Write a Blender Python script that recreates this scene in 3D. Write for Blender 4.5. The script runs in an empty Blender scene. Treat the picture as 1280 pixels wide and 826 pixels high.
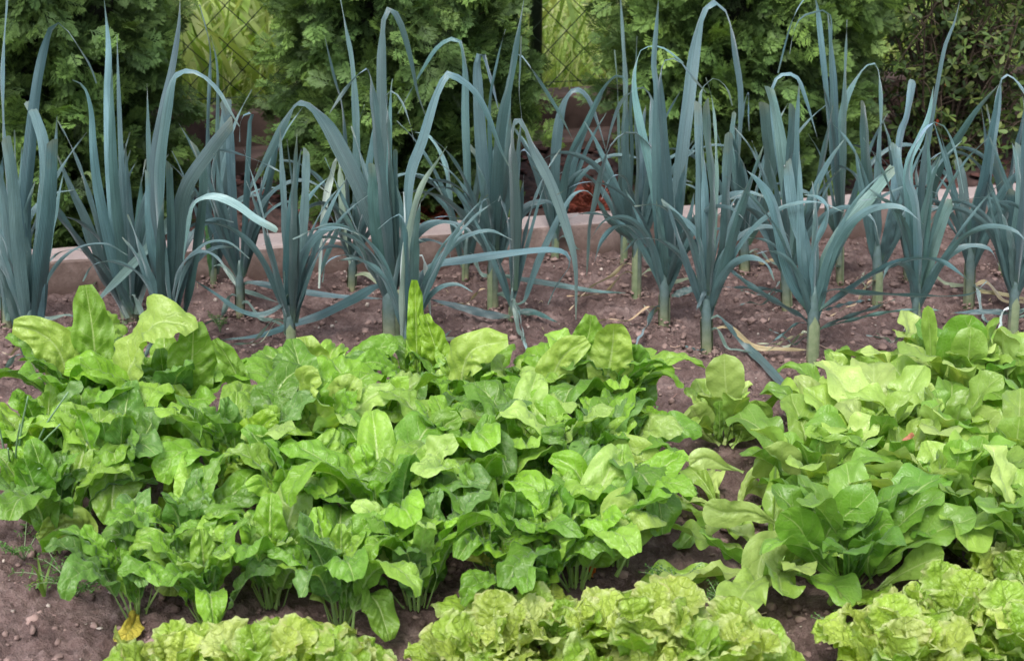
import bpy, math, random
import numpy as np
from mathutils import Vector, noise as mnoise

rng = np.random.default_rng(7)
random.seed(7)
scene = bpy.context.scene
COL = scene.collection
R = math.radians

# ------------------------------------------------------------------ camera
CAM_H, PITCH, FPX = 1.30, R(21.0), 1970.0
cam = bpy.data.cameras.new("camera"); camo = bpy.data.objects.new("camera", cam); COL.objects.link(camo)
camo.location = (0, 0, CAM_H); camo.rotation_euler = (math.pi/2 - PITCH, 0, 0)
cam.lens = 36*FPX/1280; cam.sensor_width = 36; cam.clip_start = 0.05; cam.clip_end = 500
cam.dof.use_dof = True; cam.dof.focus_distance = 3.0; cam.dof.aperture_fstop = 8.0
scene.camera = camo
cp, sp = math.cos(PITCH), math.sin(PITCH)
def ray(px, py):
    dx, dy = (px-640)/FPX, (413-py)/FPX
    return np.array([dx, cp+dy*sp, -sp+dy*cp])
def on_z(px, py, z=0.0):                 # photo point -> the point of the garden at height z
    d = ray(px, py); return np.array([0, 0, CAM_H]) + d*((z-CAM_H)/d[2])
def on_y(px, py, Y):                     # photo point -> point on the upright plane at distance Y
    d = ray(px, py); return np.array([0, 0, CAM_H]) + d*(Y/d[1])

# ------------------------------------------------------------------ objects
def tag(o, label=None, cat=None, group=None, kind=None):
    if label: o["label"] = label
    if cat: o["category"] = cat
    if group: o["group"] = group
    if kind: o["kind"] = kind
    return o
def empty(name, loc, label, cat, group=None):
    o = bpy.data.objects.new(name, None); COL.objects.link(o); o.location = tuple(float(c) for c in loc)
    o.empty_display_size = .05
    return tag(o, label, cat, group)
def mesh_obj(name, V, F, mat, parent=None, uv=None, smooth=True, color=None, vcol=None):
    V = np.asarray(V, dtype=np.float32); F = np.asarray(F, dtype=np.int32); k = F.shape[1]
    me = bpy.data.meshes.new(name); me.vertices.add(len(V)); me.vertices.foreach_set("co", V.ravel())
    keepm = np.ones(F.shape, bool)
    if k == 4: keepm[:, 3] = F[:, 3] != F[:, 2]                       # a repeated last corner means a triangle
    flat = F[keepm]; tot = keepm.sum(1).astype(np.int32)
    me.loops.add(len(flat)); me.loops.foreach_set("vertex_index", flat)
    me.polygons.add(len(F)); me.polygons.foreach_set("loop_start", np.concatenate([[0], np.cumsum(tot)[:-1]]).astype(np.int32))
    me.polygons.foreach_set("loop_total", tot)
    me.polygons.foreach_set("use_smooth", np.full(len(F), smooth, dtype=bool))
    if uv is not None:
        l = me.uv_layers.new(name="UVMap"); l.data.foreach_set("uv", np.asarray(uv, dtype=np.float32)[flat].ravel())
    if vcol is not None:
        a = me.color_attributes.new("tint", 'FLOAT_COLOR', 'POINT')
        c = np.ones((len(V), 4), dtype=np.float32); c[:, :3] = vcol; a.data.foreach_set("color", c.ravel())
    me.update(calc_edges=True); me.validate()
    o = bpy.data.objects.new(name, me); COL.objects.link(o)
    if mat: me.materials.append(mat)
    if parent: o.parent = parent
    if color is not None: o.color = (*[float(c) for c in color[:3]], 1)
    return o
class MB:                                  # collects pieces of ONE mesh
    def __init__(s): s.V, s.F, s.U, s.C, s.n = [], [], [], [], 0
    def add(s, V, F, uv=None, c=None):
        V = np.asarray(V, float); s.V.append(V); s.F.append(np.asarray(F, int)+s.n); s.n += len(V)
        s.U.append(np.zeros((len(V), 2)) if uv is None else np.asarray(uv))
        s.C.append(np.ones((len(V), 3)) if c is None else np.broadcast_to(np.asarray(c, float), (len(V), 3)))
    def build(s, name, mat, parent=None, smooth=True, color=None):
        return mesh_obj(name, np.concatenate(s.V), np.concatenate(s.F), mat, parent,
                        np.concatenate(s.U), smooth, color, np.concatenate(s.C))
def grid_faces(nu, nv):
    i, j = np.meshgrid(np.arange(nu-1), np.arange(nv-1), indexing='ij'); a = (i*nv+j).ravel()
    return np.stack([a, a+1, a+nv+1, a+nv], 1)
def norm(v): return v/np.maximum(np.linalg.norm(v, axis=-1, keepdims=True), 1e-9)
def tube(path, rad, ns=8, cap=True):
    P = np.asarray(path, float); n = len(P); rad = np.broadcast_to(np.asarray(rad, float), (n,))
    T = norm(np.gradient(P, axis=0)); ref = np.array([0.13, 1, 0.07]) if abs(T[0, 1]) < .8 else np.array([1, .1, .1])
    A = norm(np.cross(T, ref)); B = np.cross(T, A)
    th = np.linspace(0, 2*np.pi, ns, endpoint=False)
    V = P[:, None]+rad[:, None, None]*(np.cos(th)[None, :, None]*A[:, None]+np.sin(th)[None, :, None]*B[:, None])
    i, j = np.meshgrid(np.arange(n-1), np.arange(ns), indexing='ij'); a = i*ns+j; b = i*ns+(j+1) % ns
    F = np.stack([a, b, b+ns, a+ns], -1).reshape(-1, 4)
    V = V.reshape(-1, 3)
    if cap:
        V = np.concatenate([V, P[:1], P[-1:]]); m = n*ns
        j = np.arange(ns); F = np.concatenate([F, np.stack([(j+1) % ns, j, j*0+m, j*0+m], 1), np.stack([(n-1)*ns+j, (n-1)*ns+(j+1) % ns, j*0+m+1, j*0+m+1], 1)])
        F = F.astype(int)
    uv = np.concatenate([np.stack([np.repeat(np.linspace(0, 1, n), ns), np.tile(np.linspace(-1, 1, ns), n)], 1), np.zeros((len(V)-n*ns, 2))])
    return V, F, uv
def tube_nocap(*a, **k): return tube(*a, cap=False, **k)
def box(x0, x1, y0, y1, z0, z1, bev=0.0):
    b = bev
    V = []
    for z, e in ((z0, 0), (z1-b, 0), (z1, b)):
        V += [(x0+e, y0+e, z), (x1-e, y0+e, z), (x1-e, y1-e, z), (x0+e, y1-e, z)]
    F = [(3, 2, 1, 0), (8, 9, 10, 11)]
    for k in (0, 4):
        for j in range(4): F.append((k+j, k+(j+1) % 4, k+4+(j+1) % 4, k+4+j))
    return np.array(V), np.array(F)
def snoise(n=7, f=1.0, seed=None):         # cheap smooth 2-D noise
    r = np.random.default_rng(seed if seed is not None else rng.integers(1 << 30))
    k = r.normal(size=(n, 2))*f; p = r.uniform(0, 6.28, n)
    return lambda x, y: sum(np.sin(k[i, 0]*x+k[i, 1]*y+p[i]) for i in range(n))/math.sqrt(n)
def catmull(P, n):
    P = np.asarray(P, float)
    Q = np.vstack([2*P[0]-P[1], P, 2*P[-1]-P[-2]]); out = []
    seg = np.linalg.norm(np.diff(P, axis=0), axis=1); L = np.concatenate([[0], np.cumsum(seg)]); L /= L[-1]
    for t in np.linspace(0, 1, n):
        i = min(max(np.searchsorted(L, t, side='right')-1, 0), len(P)-2)
        u = (t-L[i])/max(L[i+1]-L[i], 1e-9); a, b, c, d = Q[i:i+4]
        out.append(.5*((2*b)+(c-a)*u+(2*a-5*b+4*c-d)*u*u+(3*b-a-3*c+d)*u**3))
    return np.array(out)

# ------------------------------------------------------------------ materials
def nt(name):
    m = bpy.data.materials.new(name); m.use_nodes = True; t = m.node_tree; t.nodes.clear(); return m, t
class G:
    def __init__(s, t): s.t = t
    def n(s, typ, **kw):
        x = s.t.nodes.new(typ)
        for k, v in kw.items():
            if k.startswith('i_'):
                key = k[2:]; key = int(key) if key.isdigit() else key.replace('_', ' ')
                if hasattr(v, 'bl_idname') or isinstance(v, bpy.types.NodeSocket): s.t.links.new(v, x.inputs[key])
                else: x.inputs[key].default_value = v
            else: setattr(x, k, v)
        return x
    def m(s, op, a, b=0.0, c=0.0, clamp=False):
        x = s.t.nodes.new('ShaderNodeMath'); x.operation = op; x.use_clamp = clamp
        for i, v in enumerate((a, b, c)):
            if isinstance(v, bpy.types.NodeSocket): s.t.links.new(v, x.inputs[i])
            else: x.inputs[i].default_value = v
        return x.outputs[0]
    def mix(s, f, a, b, mode='MIX'):
        x = s.t.nodes.new('ShaderNodeMix'); x.data_type = 'RGBA'; x.blend_type = mode; x.clamp_factor = True
        for i, v in ((0, f), (6, a), (7, b)):
            if isinstance(v, bpy.types.NodeSocket): s.t.links.new(v, x.inputs[i])
            else: x.inputs[i].default_value = v if i == 0 else (*v, 1)
        return x.outputs[2]
    def ramp(s, f, stops):
        x = s.t.nodes.new('ShaderNodeValToRGB'); e = x.color_ramp.elements
        e[0].position, e[0].color = stops[0][0], (*stops[0][1], 1); e[1].position, e[1].color = stops[-1][0], (*stops[-1][1], 1)
        for p, c in stops[1:-1]: q = e.new(p); q.color = (*c, 1)
        s.t.links.new(f, x.inputs[0]); return x.outputs[0]
    def noise(s, scale, detail=3, vec=None, rough=.55):
        x = s.n('ShaderNodeTexNoise'); x.inputs['Scale'].default_value = scale; x.inputs['Detail'].default_value = detail
        x.inputs['Roughness'].default_value = rough
        if vec is not None: s.t.links.new(vec, x.inputs['Vector'])
        return x.outputs[0]
    def out(s, sh): o = s.t.nodes.new('ShaderNodeOutputMaterial'); s.t.links.new(sh, o.inputs[0])
def leaf_mat(name, vein=0.0, transl=.35, rough=.4, spec=.5, tcol=(1.15, 1.15, .35), bump=.3, nlat=9.0, mott=(90, .25), stripes=0, frill=None, back=(.8, .9, .9), sheen=0.0):
    """two-sided leaf: glossy front, light coming through; base colour is the object's colour"""
    m, t = nt(name); g = G(t)
    oi = g.n('ShaderNodeObjectInfo'); uvn = g.n('ShaderNodeUVMap', uv_map='UVMap'); sx = g.n('ShaderNodeSeparateXYZ', i_0=uvn.outputs[0])
    U, Vv = sx.outputs[0], sx.outputs[1]; av = g.m('ABSOLUTE', Vv)
    tc = g.n('ShaderNodeTexCoord').outputs['Object']
    mot = g.noise(mott[0], 4, tc); big = g.noise(14, 2, tc)
    col = oi.outputs['Color']
    col = g.mix(g.m('MULTIPLY', g.m('SUBTRACT', mot, .3, clamp=True), mott[1]*4), col, g.mix(1.0, col, (.52, .58, .5), 'MULTIPLY'))
    col = g.mix(g.m('MULTIPLY_ADD', big, 1.6, -.5, clamp=True), col, g.mix(1.0, col, (1.3, 1.22, 1.15), 'MULTIPLY'))
    hgt = g.m('MULTIPLY', mot, .4)
    if vein:
        dist = g.m('MULTIPLY', g.m('SUBTRACT', g.noise(30, 2, tc), .5), .5)
        ph = g.m('ADD', g.m('SUBTRACT', g.m('MULTIPLY', U, nlat), g.m('MULTIPLY', av, 1.7)), dist)
        fr = g.m('ABSOLUTE', g.m('SUBTRACT', g.m('FRACT', ph), .5))          # 0.5 at a lateral vein
        lat = g.m('MULTIPLY', g.m('SUBTRACT', fr, .44, clamp=True), 16, clamp=True)
        lat = g.m('MULTIPLY', lat, g.m('SUBTRACT', 1.05, av, clamp=True))
        midw = g.m('SUBTRACT', .085, g.m('MULTIPLY', U, .055))
        mid = g.m('MULTIPLY', g.m('SUBTRACT', midw, av, clamp=True), 40, clamp=True)
        pet = g.m('MULTIPLY', g.m('SUBTRACT', .02, U, clamp=True), 30, clamp=True)
        v1 = g.m('MAXIMUM', g.m('MAXIMUM', g.m('MULTIPLY', lat, .62), g.m('MULTIPLY', mid, .95)), g.m('MULTIPLY', pet, .8))
        pale = g.mix(.7, col, (.52, .64, .27))
        col = g.mix(g.m('MULTIPLY', v1, vein), col, pale)
        vor = g.n('ShaderNodeTexVoronoi', feature='DISTANCE_TO_EDGE'); t.links.new(tc, vor.inputs['Vector']); vor.inputs['Scale'].default_value = 120
        cell = g.m('MINIMUM', vor.outputs[0], .25)
        col = g.mix(g.m('MULTIPLY', g.m('SUBTRACT', .11, cell, clamp=True), 1.0*vein), col, pale)
        hgt = g.m('ADD', g.m('ADD', hgt, g.m('MULTIPLY', cell, 1.6)), g.m('MULTIPLY', lat, -.8))
    if stripes:
        w = g.m('SINE', g.m('MULTIPLY', Vv, stripes)); hgt = g.m('ADD', g.m('MULTIPLY', w, .3), g.m('MULTIPLY', mot, .3))
        col = g.mix(g.m('MULTIPLY_ADD', w, .22, .2), col, g.mix(1.0, col, (1.5, 1.45, 1.4), 'MULTIPLY'))
        midl = g.m('MULTIPLY', g.m('SUBTRACT', .09, av, clamp=True), 20, clamp=True)
        col = g.mix(g.m('MULTIPLY', midl, .45), col, g.mix(1.0, col, (.6, .65, .65), 'MULTIPLY'))
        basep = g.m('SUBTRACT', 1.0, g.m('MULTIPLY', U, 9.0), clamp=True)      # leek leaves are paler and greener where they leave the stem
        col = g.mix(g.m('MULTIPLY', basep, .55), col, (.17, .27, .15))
        col = g.mix(g.m('MULTIPLY_ADD', U, 1.6, -.25, clamp=True), g.mix(1.0, col, (.78, .82, .84), 'MULTIPLY'), g.mix(1.0, col, (1.62, 1.52, 1.60), 'MULTIPLY'))  # waxy bloom plus painted highlights: lighter toward the tip, darker at the foot
        tipn = g.m('MULTIPLY', g.m('SUBTRACT', g.m('ADD', U, g.m('MULTIPLY', g.noise(35, 3, tc), .25)), 1.02, clamp=True), 7, clamp=True)
        col = g.mix(g.m('MULTIPLY', tipn, .42), col, (.34, .28, .15))
        stv = g.n('ShaderNodeCombineXYZ', i_0=g.m('MULTIPLY', U, 5), i_1=g.m('MULTIPLY', Vv, 9), i_2=oi.outputs['Random'])
        stn = g.n('ShaderNodeTexNoise', i_Scale=1.6, i_Detail=4); t.links.new(stv.outputs[0], stn.inputs['Vector'])
        col = g.mix(g.m('MULTIPLY_ADD', stn.outputs[0], 2.6, -.9, clamp=True), g.mix(1.0, col, (.66, .72, .70), 'MULTIPLY'), g.mix(1.0, col, (1.3, 1.28, 1.3), 'MULTIPLY'))
        spk = g.m('MULTIPLY', g.m('SUBTRACT', g.noise(420, 2, tc), .68, clamp=True), 7, clamp=True); col = g.mix(spk, col, (.42, .45, .44))
    if frill:
        ed = g.m('MULTIPLY', g.m('SUBTRACT', g.m('ADD', av, g.m('MULTIPLY', g.m('SUBTRACT', g.noise(60, 3, tc), .5), .9)), .62, clamp=True), 2.6, clamp=True)
        tip = g.m('MULTIPLY', g.m('SUBTRACT', U, .45, clamp=True), 2.5, clamp=True)
        f2 = g.m('MULTIPLY', ed, tip)
        pink = g.mix(g.m('MULTIPLY_ADD', g.noise(25, 2, tc), 4, -2.0, clamp=True), frill[0], frill[1])
        col = g.mix(g.m('MULTIPLY', f2, frill[2]), col, pink)
    bm = g.n('ShaderNodeBump', i_Height=hgt, i_Strength=bump, i_Distance=.002)
    geo = g.n('ShaderNodeNewGeometry')
    cb = g.mix(g.m('MULTIPLY', geo.outputs['Backfacing'], 1.0), col, g.mix(1.0, col, back, 'MULTIPLY'))
    p = g.n('ShaderNodeBsdfPrincipled', i_Base_Color=cb, i_Roughness=rough, i_Normal=bm.outputs[0])
    p.inputs['Specular IOR Level'].default_value = spec
    if sheen:
        p.inputs['Sheen Weight'].default_value = sheen; p.inputs['Sheen Roughness'].default_value = .35; p.inputs['Sheen Tint'].default_value = (.85, .93, 1, 1)
    tr = g.n('ShaderNodeBsdfTranslucent', i_Color=g.mix(1.0, col, tcol, 'MULTIPLY'), i_Normal=bm.outputs[0])
    ms = g.n('ShaderNodeMixShader', i_0=transl); t.links.new(p.outputs[0], ms.inputs[1]); t.links.new(tr.outputs[0], ms.inputs[2])
    g.out(ms.outputs[0]); return m
def simple_mat(name, c1, c2, scale=20, rough=.8, bump=.3, dist=.01, spec=.3, tint=False, transl=0, detail=5, obj=False):
    m, t = nt(name); g = G(t); tc = g.n('ShaderNodeTexCoord').outputs['Object' if not obj else 'Object']
    f = g.noise(scale, detail, tc); col = g.ramp(f, [(.3, c1), (.7, c2)])
    if tint:
        a = g.n('ShaderNodeVertexColor', layer_name='tint'); col = g.mix(1.0, col, a.outputs[0], 'MULTIPLY')
    bm = g.n('ShaderNodeBump', i_Height=f, i_Strength=bump, i_Distance=dist)
    p = g.n('ShaderNodeBsdfPrincipled', i_Base_Color=col, i_Roughness=rough, i_Normal=bm.outputs[0]); p.inputs['Specular IOR Level'].default_value = spec
    sh = p.outputs[0]
    if transl:
        tr = g.n('ShaderNodeBsdfTranslucent', i_Color=g.mix(1.0, col, (1.2, 1.2, .5), 'MULTIPLY'))
        ms = g.n('ShaderNodeMixShader', i_0=transl); t.links.new(sh, ms.inputs[1]); t.links.new(tr.outputs[0], ms.inputs[2]); sh = ms.outputs[0]
    g.out(sh); return m
M = {}
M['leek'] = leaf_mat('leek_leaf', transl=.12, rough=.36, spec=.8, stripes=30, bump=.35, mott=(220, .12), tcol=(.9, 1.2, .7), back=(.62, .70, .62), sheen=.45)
M['stem'] = simple_mat('leek_stem', (.20, .27, .14), (.36, .41, .26), 60, .45, .2, .002, .5, tint=True)
M['chard'] = leaf_mat('chard_leaf', vein=1.0, transl=.38, rough=.42, spec=.6, nlat=9, bump=.5, sheen=.2, tcol=(1.0, 1.1, .22), mott=(38, .16))
M['romaine'] = leaf_mat('romaine_leaf', vein=.8, transl=.38, rough=.37, spec=.6, nlat=7, bump=.4, sheen=.15, tcol=(1.1, 1.1, .35), mott=(50, .16))
M['curly'] = leaf_mat('curly_leaf', vein=.45, transl=.42, rough=.4, spec=.5, nlat=9, bump=.9, tcol=(1.1, 1.05, .35), mott=(120, .25), frill=((.62, .66, .36), (.62, .42, .30), .55))
M['weed'] = leaf_mat('weed_leaf', vein=.4, transl=.3, rough=.5, spec=.35, nlat=6, bump=.4, mott=(60, .15))
M['dry'] = leaf_mat('dry_leaf', vein=.35, transl=.25, rough=.6, spec=.25, nlat=7, bump=.8, mott=(70, .5), tcol=(1.2, .9, .5))
M['shrub'] = leaf_mat('shrub_leaf', transl=.2, rough=.4, spec=.4, bump=.2, mott=(40, .1))
M['thuja'] = simple_mat('thuja_scale', (.75, .8, .7), (1.15, 1.1, 1.05), 9, .55, .1, .002, .35, tint=True, transl=.22)
M['bark'] = simple_mat('bark', (.03, .022, .015), (.09, .065, .045), 40, .9, .6, .01)
M['core'] = simple_mat('dark_core', (.006, .008, .004), (.018, .02, .01), 30, .95, .6, .02)
M['grass'] = simple_mat('meadow_blade', (.8, .8, .7), (1.15, 1.12, 1.0), 3, .5, .05, .002, .4, tint=True, transl=.4)
M['wire'] = simple_mat('green_wire', (.012, .03, .015), (.03, .055, .028), 80, .45, .1, .001, .5)

def soil_mat():
    m, t = nt('soil'); g = G(t); tc = g.n('ShaderNodeTexCoord').outputs['Object']
    a = g.noise(9, 8, tc, .65); b = g.noise(55, 6, tc, .7); c = g.noise(260, 4, tc, .6)
    col = g.ramp(a, [(.30, (.105, .068, .060)), (.5, (.225, .155, .14)), (.68, (.40, .30, .275))])
    col = g.mix(g.m('MULTIPLY_ADD', b, 3.4, -1.35, clamp=True), g.mix(1.0, col, (.55, .5, .5), 'MULTIPLY'), col)
    col = g.mix(g.m('MULTIPLY_ADD', c, 6, -3.6, clamp=True), col, (.34, .26, .23))
    h = g.m('ADD', g.m('MULTIPLY', b, 1.0), g.m('MULTIPLY', c, .45))
    bm = g.n('ShaderNodeBump', i_Height=h, i_Strength=1.0, i_Distance=.012)
    p = g.n('ShaderNodeBsdfPrincipled', i_Base_Color=col, i_Roughness=.78, i_Normal=bm.outputs[0]); p.inputs['Specular IOR Level'].default_value = .3
    g.out(p.outputs[0]); return m
M['soil'] = soil_mat()
M['clod'] = simple_mat('soil_clod', (.12, .078, .068), (.32, .225, .20), 35, .85, .9, .006, .2, tint=True)
M['mulch'] = simple_mat('bark_mulch', (.02, .012, .01), (.085, .05, .045), 30, .85, .9, .01, .3, tint=True)
M['pebble'] = simple_mat('pebble', (.30, .26, .24), (.55, .50, .46), 40, .6, .3, .002, .4, tint=True)
def kerb_mat():
    m, t = nt('kerb_concrete'); g = G(t); tc = g.n('ShaderNodeTexCoord').outputs['Object']
    a = g.noise(7, 8, tc, .7); b = g.noise(130, 4, tc, .75); gz = g.n('ShaderNodeNewGeometry'); nz = g.n('ShaderNodeSeparateXYZ', i_0=gz.outputs['Normal']).outputs[2]
    pz = g.n('ShaderNodeSeparateXYZ', i_0=gz.outputs['Position']).outputs[2]
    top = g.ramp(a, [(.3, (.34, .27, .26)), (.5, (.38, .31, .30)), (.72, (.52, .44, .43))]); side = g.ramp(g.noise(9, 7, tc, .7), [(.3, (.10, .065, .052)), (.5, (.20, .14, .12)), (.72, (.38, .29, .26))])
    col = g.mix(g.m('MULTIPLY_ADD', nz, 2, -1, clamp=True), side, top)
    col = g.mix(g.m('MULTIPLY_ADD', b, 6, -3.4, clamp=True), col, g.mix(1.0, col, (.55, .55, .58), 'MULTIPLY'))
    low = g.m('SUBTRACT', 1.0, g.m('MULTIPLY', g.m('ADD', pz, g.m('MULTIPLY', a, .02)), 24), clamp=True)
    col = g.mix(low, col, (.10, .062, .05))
    h = g.m('ADD', b, g.m('MULTIPLY', a, 2)); bm = g.n('ShaderNodeBump', i_Height=h, i_Strength=.6, i_Distance=.003)
    p = g.n('ShaderNodeBsdfPrincipled', i_Base_Color=col, i_Roughness=.6, i_Normal=bm.outputs[0]); g.out(p.outputs[0]); return m
M['kerb'] = kerb_mat()
M['plinth'] = simple_mat('plinth_concrete', (.05, .032, .027), (.15, .10, .085), 12, .85, .6, .006)
def ground_mat():
    m, t = nt('meadow_ground'); g = G(t); tc = g.n('ShaderNodeTexCoord').outputs['Object']
    col = g.ramp(g.noise(3, 6, tc), [(.3, (.07, .12, .025)), (.7, (.16, .24, .06))])
    bm = g.n('ShaderNodeBump', i_Height=g.noise(40, 5, tc), i_Strength=1, i_Distance=.03)
    p = g.n('ShaderNodeBsdfPrincipled', i_Base_Color=col, i_Roughness=.8, i_Normal=bm.outputs[0]); g.out(p.outputs[0]); return m
M['meadow'] = ground_mat()

# ------------------------------------------------------------------ light
SUN_EL, SUN_AZ = R(58), R(200)                      # azimuth clockwise from +Y (north)
w = bpy.data.worlds.new("World"); scene.world = w; w.use_nodes = True
g = G(w.node_tree); bg = w.node_tree.nodes['Background']
sky = g.n('ShaderNodeTexSky'); sky.sky_type = 'NISHITA'; sky.sun_disc = False
sky.sun_elevation = SUN_EL; sky.sun_rotation = SUN_AZ; sky.air_density = 1.0; sky.dust_density = 3.0; sky.ozone_density = 1.0
hs = g.n('ShaderNodeHueSaturation', i_Color=sky.outputs[0], i_Saturation=.5, i_Value=2.05)
w.node_tree.links.new(hs.outputs[0], bg.inputs[0]); bg.inputs[1].default_value = .15
sun = bpy.data.lights.new("sun", 'SUN'); suno = bpy.data.objects.new("sun", sun); COL.objects.link(suno)
sun.energy = 2.7; sun.angle = R(20); sun.color = (1, .97, .92)
sd = Vector((math.sin(SUN_AZ)*math.cos(SUN_EL), math.cos(SUN_AZ)*math.cos(SUN_EL), math.sin(SUN_EL)))
suno.rotation_euler = sd.to_track_quat('Z', 'Y').to_euler(); suno.location = (0, -2, 6)
scene.view_settings.view_transform = 'Standard'; scene.view_settings.look = 'None'; scene.view_settings.exposure = 0
scene.render.engine = 'CYCLES'; scene.cycles.max_bounces = 6; scene.cycles.transmission_bounces = 4; scene.cycles.diffuse_bounces = 4

# ------------------------------------------------------------------ kerb frame: the long axis of kerb and fence
K0, K1 = on_z(80, 325, .08), on_z(1200, 248, .08)
kd = norm((K1-K0)*np.array([1, 1, 0])); kn = np.array([-kd[1], kd[0], 0])
YAW = math.atan2(kd[1], kd[0])
def kf(a, b, z=0.0): return np.array([K0[0], K0[1], 0])+kd*a+kn*b+np.array([0, 0, z])   # a along the kerb, b behind its front edge
def in_kerb_frame(V): V = np.asarray(V, float); return np.array([K0[0], K0[1], 0])+V[:, :1]*kd+V[:, 1:2]*kn+V[:, 2:]*np.array([0, 0, 1])

# ------------------------------------------------------------------ ground
V = np.array([(-150, -60, -.06), (150, -60, -.06), (150, 260, -.06), (-150, 260, -.06)], float)
tag(mesh_obj('meadow_ground', V, [(0, 1, 2, 3)], M['meadow'], smooth=False), kind='structure')
def soil_h(x, y):
    v = Vector((x, y, 0))
    h = .014*mnoise.noise(v*3.1)+.010*mnoise.noise(v*8+Vector((4, 2, 0)))
    h += .018*abs(mnoise.noise(v*17))+.018*abs(mnoise.noise(v*38+Vector((9, 1, 3))))+.012*abs(mnoise.noise(v*80))+.004*mnoise.noise(v*180)-.008
    return h
xs = np.linspace(-1.75, 2.0, 560); ys = np.linspace(1.75, 4.5, 410)
X, Y = np.meshgrid(xs, ys, indexing='ij')
Z = np.array([soil_h(a, b) for a, b in zip(X.ravel(), Y.ravel())])
Vg = np.stack([X.ravel(), Y.ravel(), Z-.006], 1)
rel = (Vg[:, :2]-K0[:2])@kn[:2]
Vg = Vg.copy(); F = grid_faces(560, 410)[:, ::-1]
keep = rel < .035
F = F[np.all(keep[F], axis=1)]
used, inv = np.unique(F, return_inverse=True)
tag(mesh_obj('soil', Vg[used], inv.reshape(F.shape), M['soil']), kind='structure')
Vs = np.array([(-8, -6, -.028), (8, -6, -.028), (8, 4.4, -.028), (-8, 4.4, -.028)], float)
Vs[2, 1] = 3.0+ .23*9; Vs[3, 1] = 2.0
tag(mesh_obj('soil_far', Vs, [(0, 1, 2, 3)], M['soil'], smooth=False), kind='structure')
# strip of dark mulch between kerb and fence
na, nb = 260, 60
A, B = np.meshgrid(np.linspace(-1.6, 4.2, na), np.linspace(.07, 1.02, nb), indexing='ij')
VV = in_kerb_frame(np.stack([A.ravel(), B.ravel(), A.ravel()*0], 1))
VV[:, 2] = [.03+soil_h(x*1.3, y*1.3)*1.6 for x, y in VV[:, :2]]
tag(mesh_obj('mulch_bed', VV, grid_faces(na, nb)[:, ::-1], M['mulch'], vcol=(1, 1, 1)), kind='structure')

def lump(r, seed, squash=.7):
    rr = np.random.default_rng(seed)
    # low-poly rounded stone
    n1, n2 = 6, 8; V = [(0, 0, -1)]
    for i in range(1, n1):
        ph = -math.pi/2+math.pi*i/n1
        for j in range(n2):
            th = 2*math.pi*j/n2; V.append((math.cos(ph)*math.cos(th), math.cos(ph)*math.sin(th), math.sin(ph)))
    V.append((0, 0, 1)); V = np.array(V); V *= (1+rr.normal(0, .20, len(V)))[:, None]; V *= rr.uniform(.6, 1.2, 3)*np.array([1, 1, squash])*r
    F = []
    top = len(V)-1
    for j in range(n2): F.append((0, 1+(j+1) % n2, 1+j, 1+j)); F.append((top, top-n2+j, top-n2+(j+1) % n2, top-n2+(j+1) % n2))
    for i in range(n1-2):
        for j in range(n2):
            a = 1+i*n2+j; b = 1+i*n2+(j+1) % n2; F.append((a, b, b+n2, a+n2))
    return V, np.array(F)
# crumbs of soil and small stones (nobody could count them)
mb, mp = MB(), MB()
for i in range(15000):
    x = rng.uniform(-1.6, 1.9); y = rng.uniform(1.8, 4.25)
    if (np.array([x, y])-K0[:2])@kn[:2] > -.01: continue
    r = .0016+.010*rng.random()**4.2; V, F = lump(r, i, .7); V = V+np.array([x, y, soil_h(x, y)-.006+r*.12])
    mb.add(V, F, c=np.array([1, 1, 1])*rng.uniform(.65, 1.25))
tag(mb.build('soil_clods', M['clod'], smooth=True), 'crumbs and clods of reddish brown soil scattered over the bed', 'soil clods', kind='stuff')
for i in range(900):
    x = rng.uniform(-1.6, 1.9); y = rng.uniform(1.8, 4.25)
    if (np.array([x, y])-K0[:2])@kn[:2] > -.01: continue
    r = .0018+.0045*rng.random()**3; V, F = lump(r, i+9999); V = V+np.array([x, y, soil_h(x, y)-.006+r*.5])
    mp.add(V, F, c=np.array([1, .95, .9])*rng.uniform(.6, 1.2))
tag(mp.build('pebbles', M['pebble']), 'tiny pale pebbles lying in the reddish soil', 'pebbles', kind='stuff')
mb = MB()
for i in range(1500):
    a = rng.uniform(-1.2, 3.6); b = rng.uniform(.11, .95); p = kf(a, b); r = rng.uniform(.006, .022)
    V, F = lump(r, i+777, .35); th = rng.uniform(0, 6.28); c, s = math.cos(th), math.sin(th)
    V = V@np.array([[c, s, 0], [-s, c, 0], [0, 0, 1]]).T*np.array([1, 1, 1])
    V = V+np.array([p[0], p[1], .035+soil_h(p[0]*1.3, p[1]*1.3)*1.6+r*.3]); mb.add(V, F, c=np.array([1.3, 1, .95])*rng.uniform(.5, 2.0))
tag(mb.build('mulch_chips', M['mulch']), 'dark chips of bark mulch strewn behind the kerb', 'mulch chips', kind='stuff')

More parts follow.
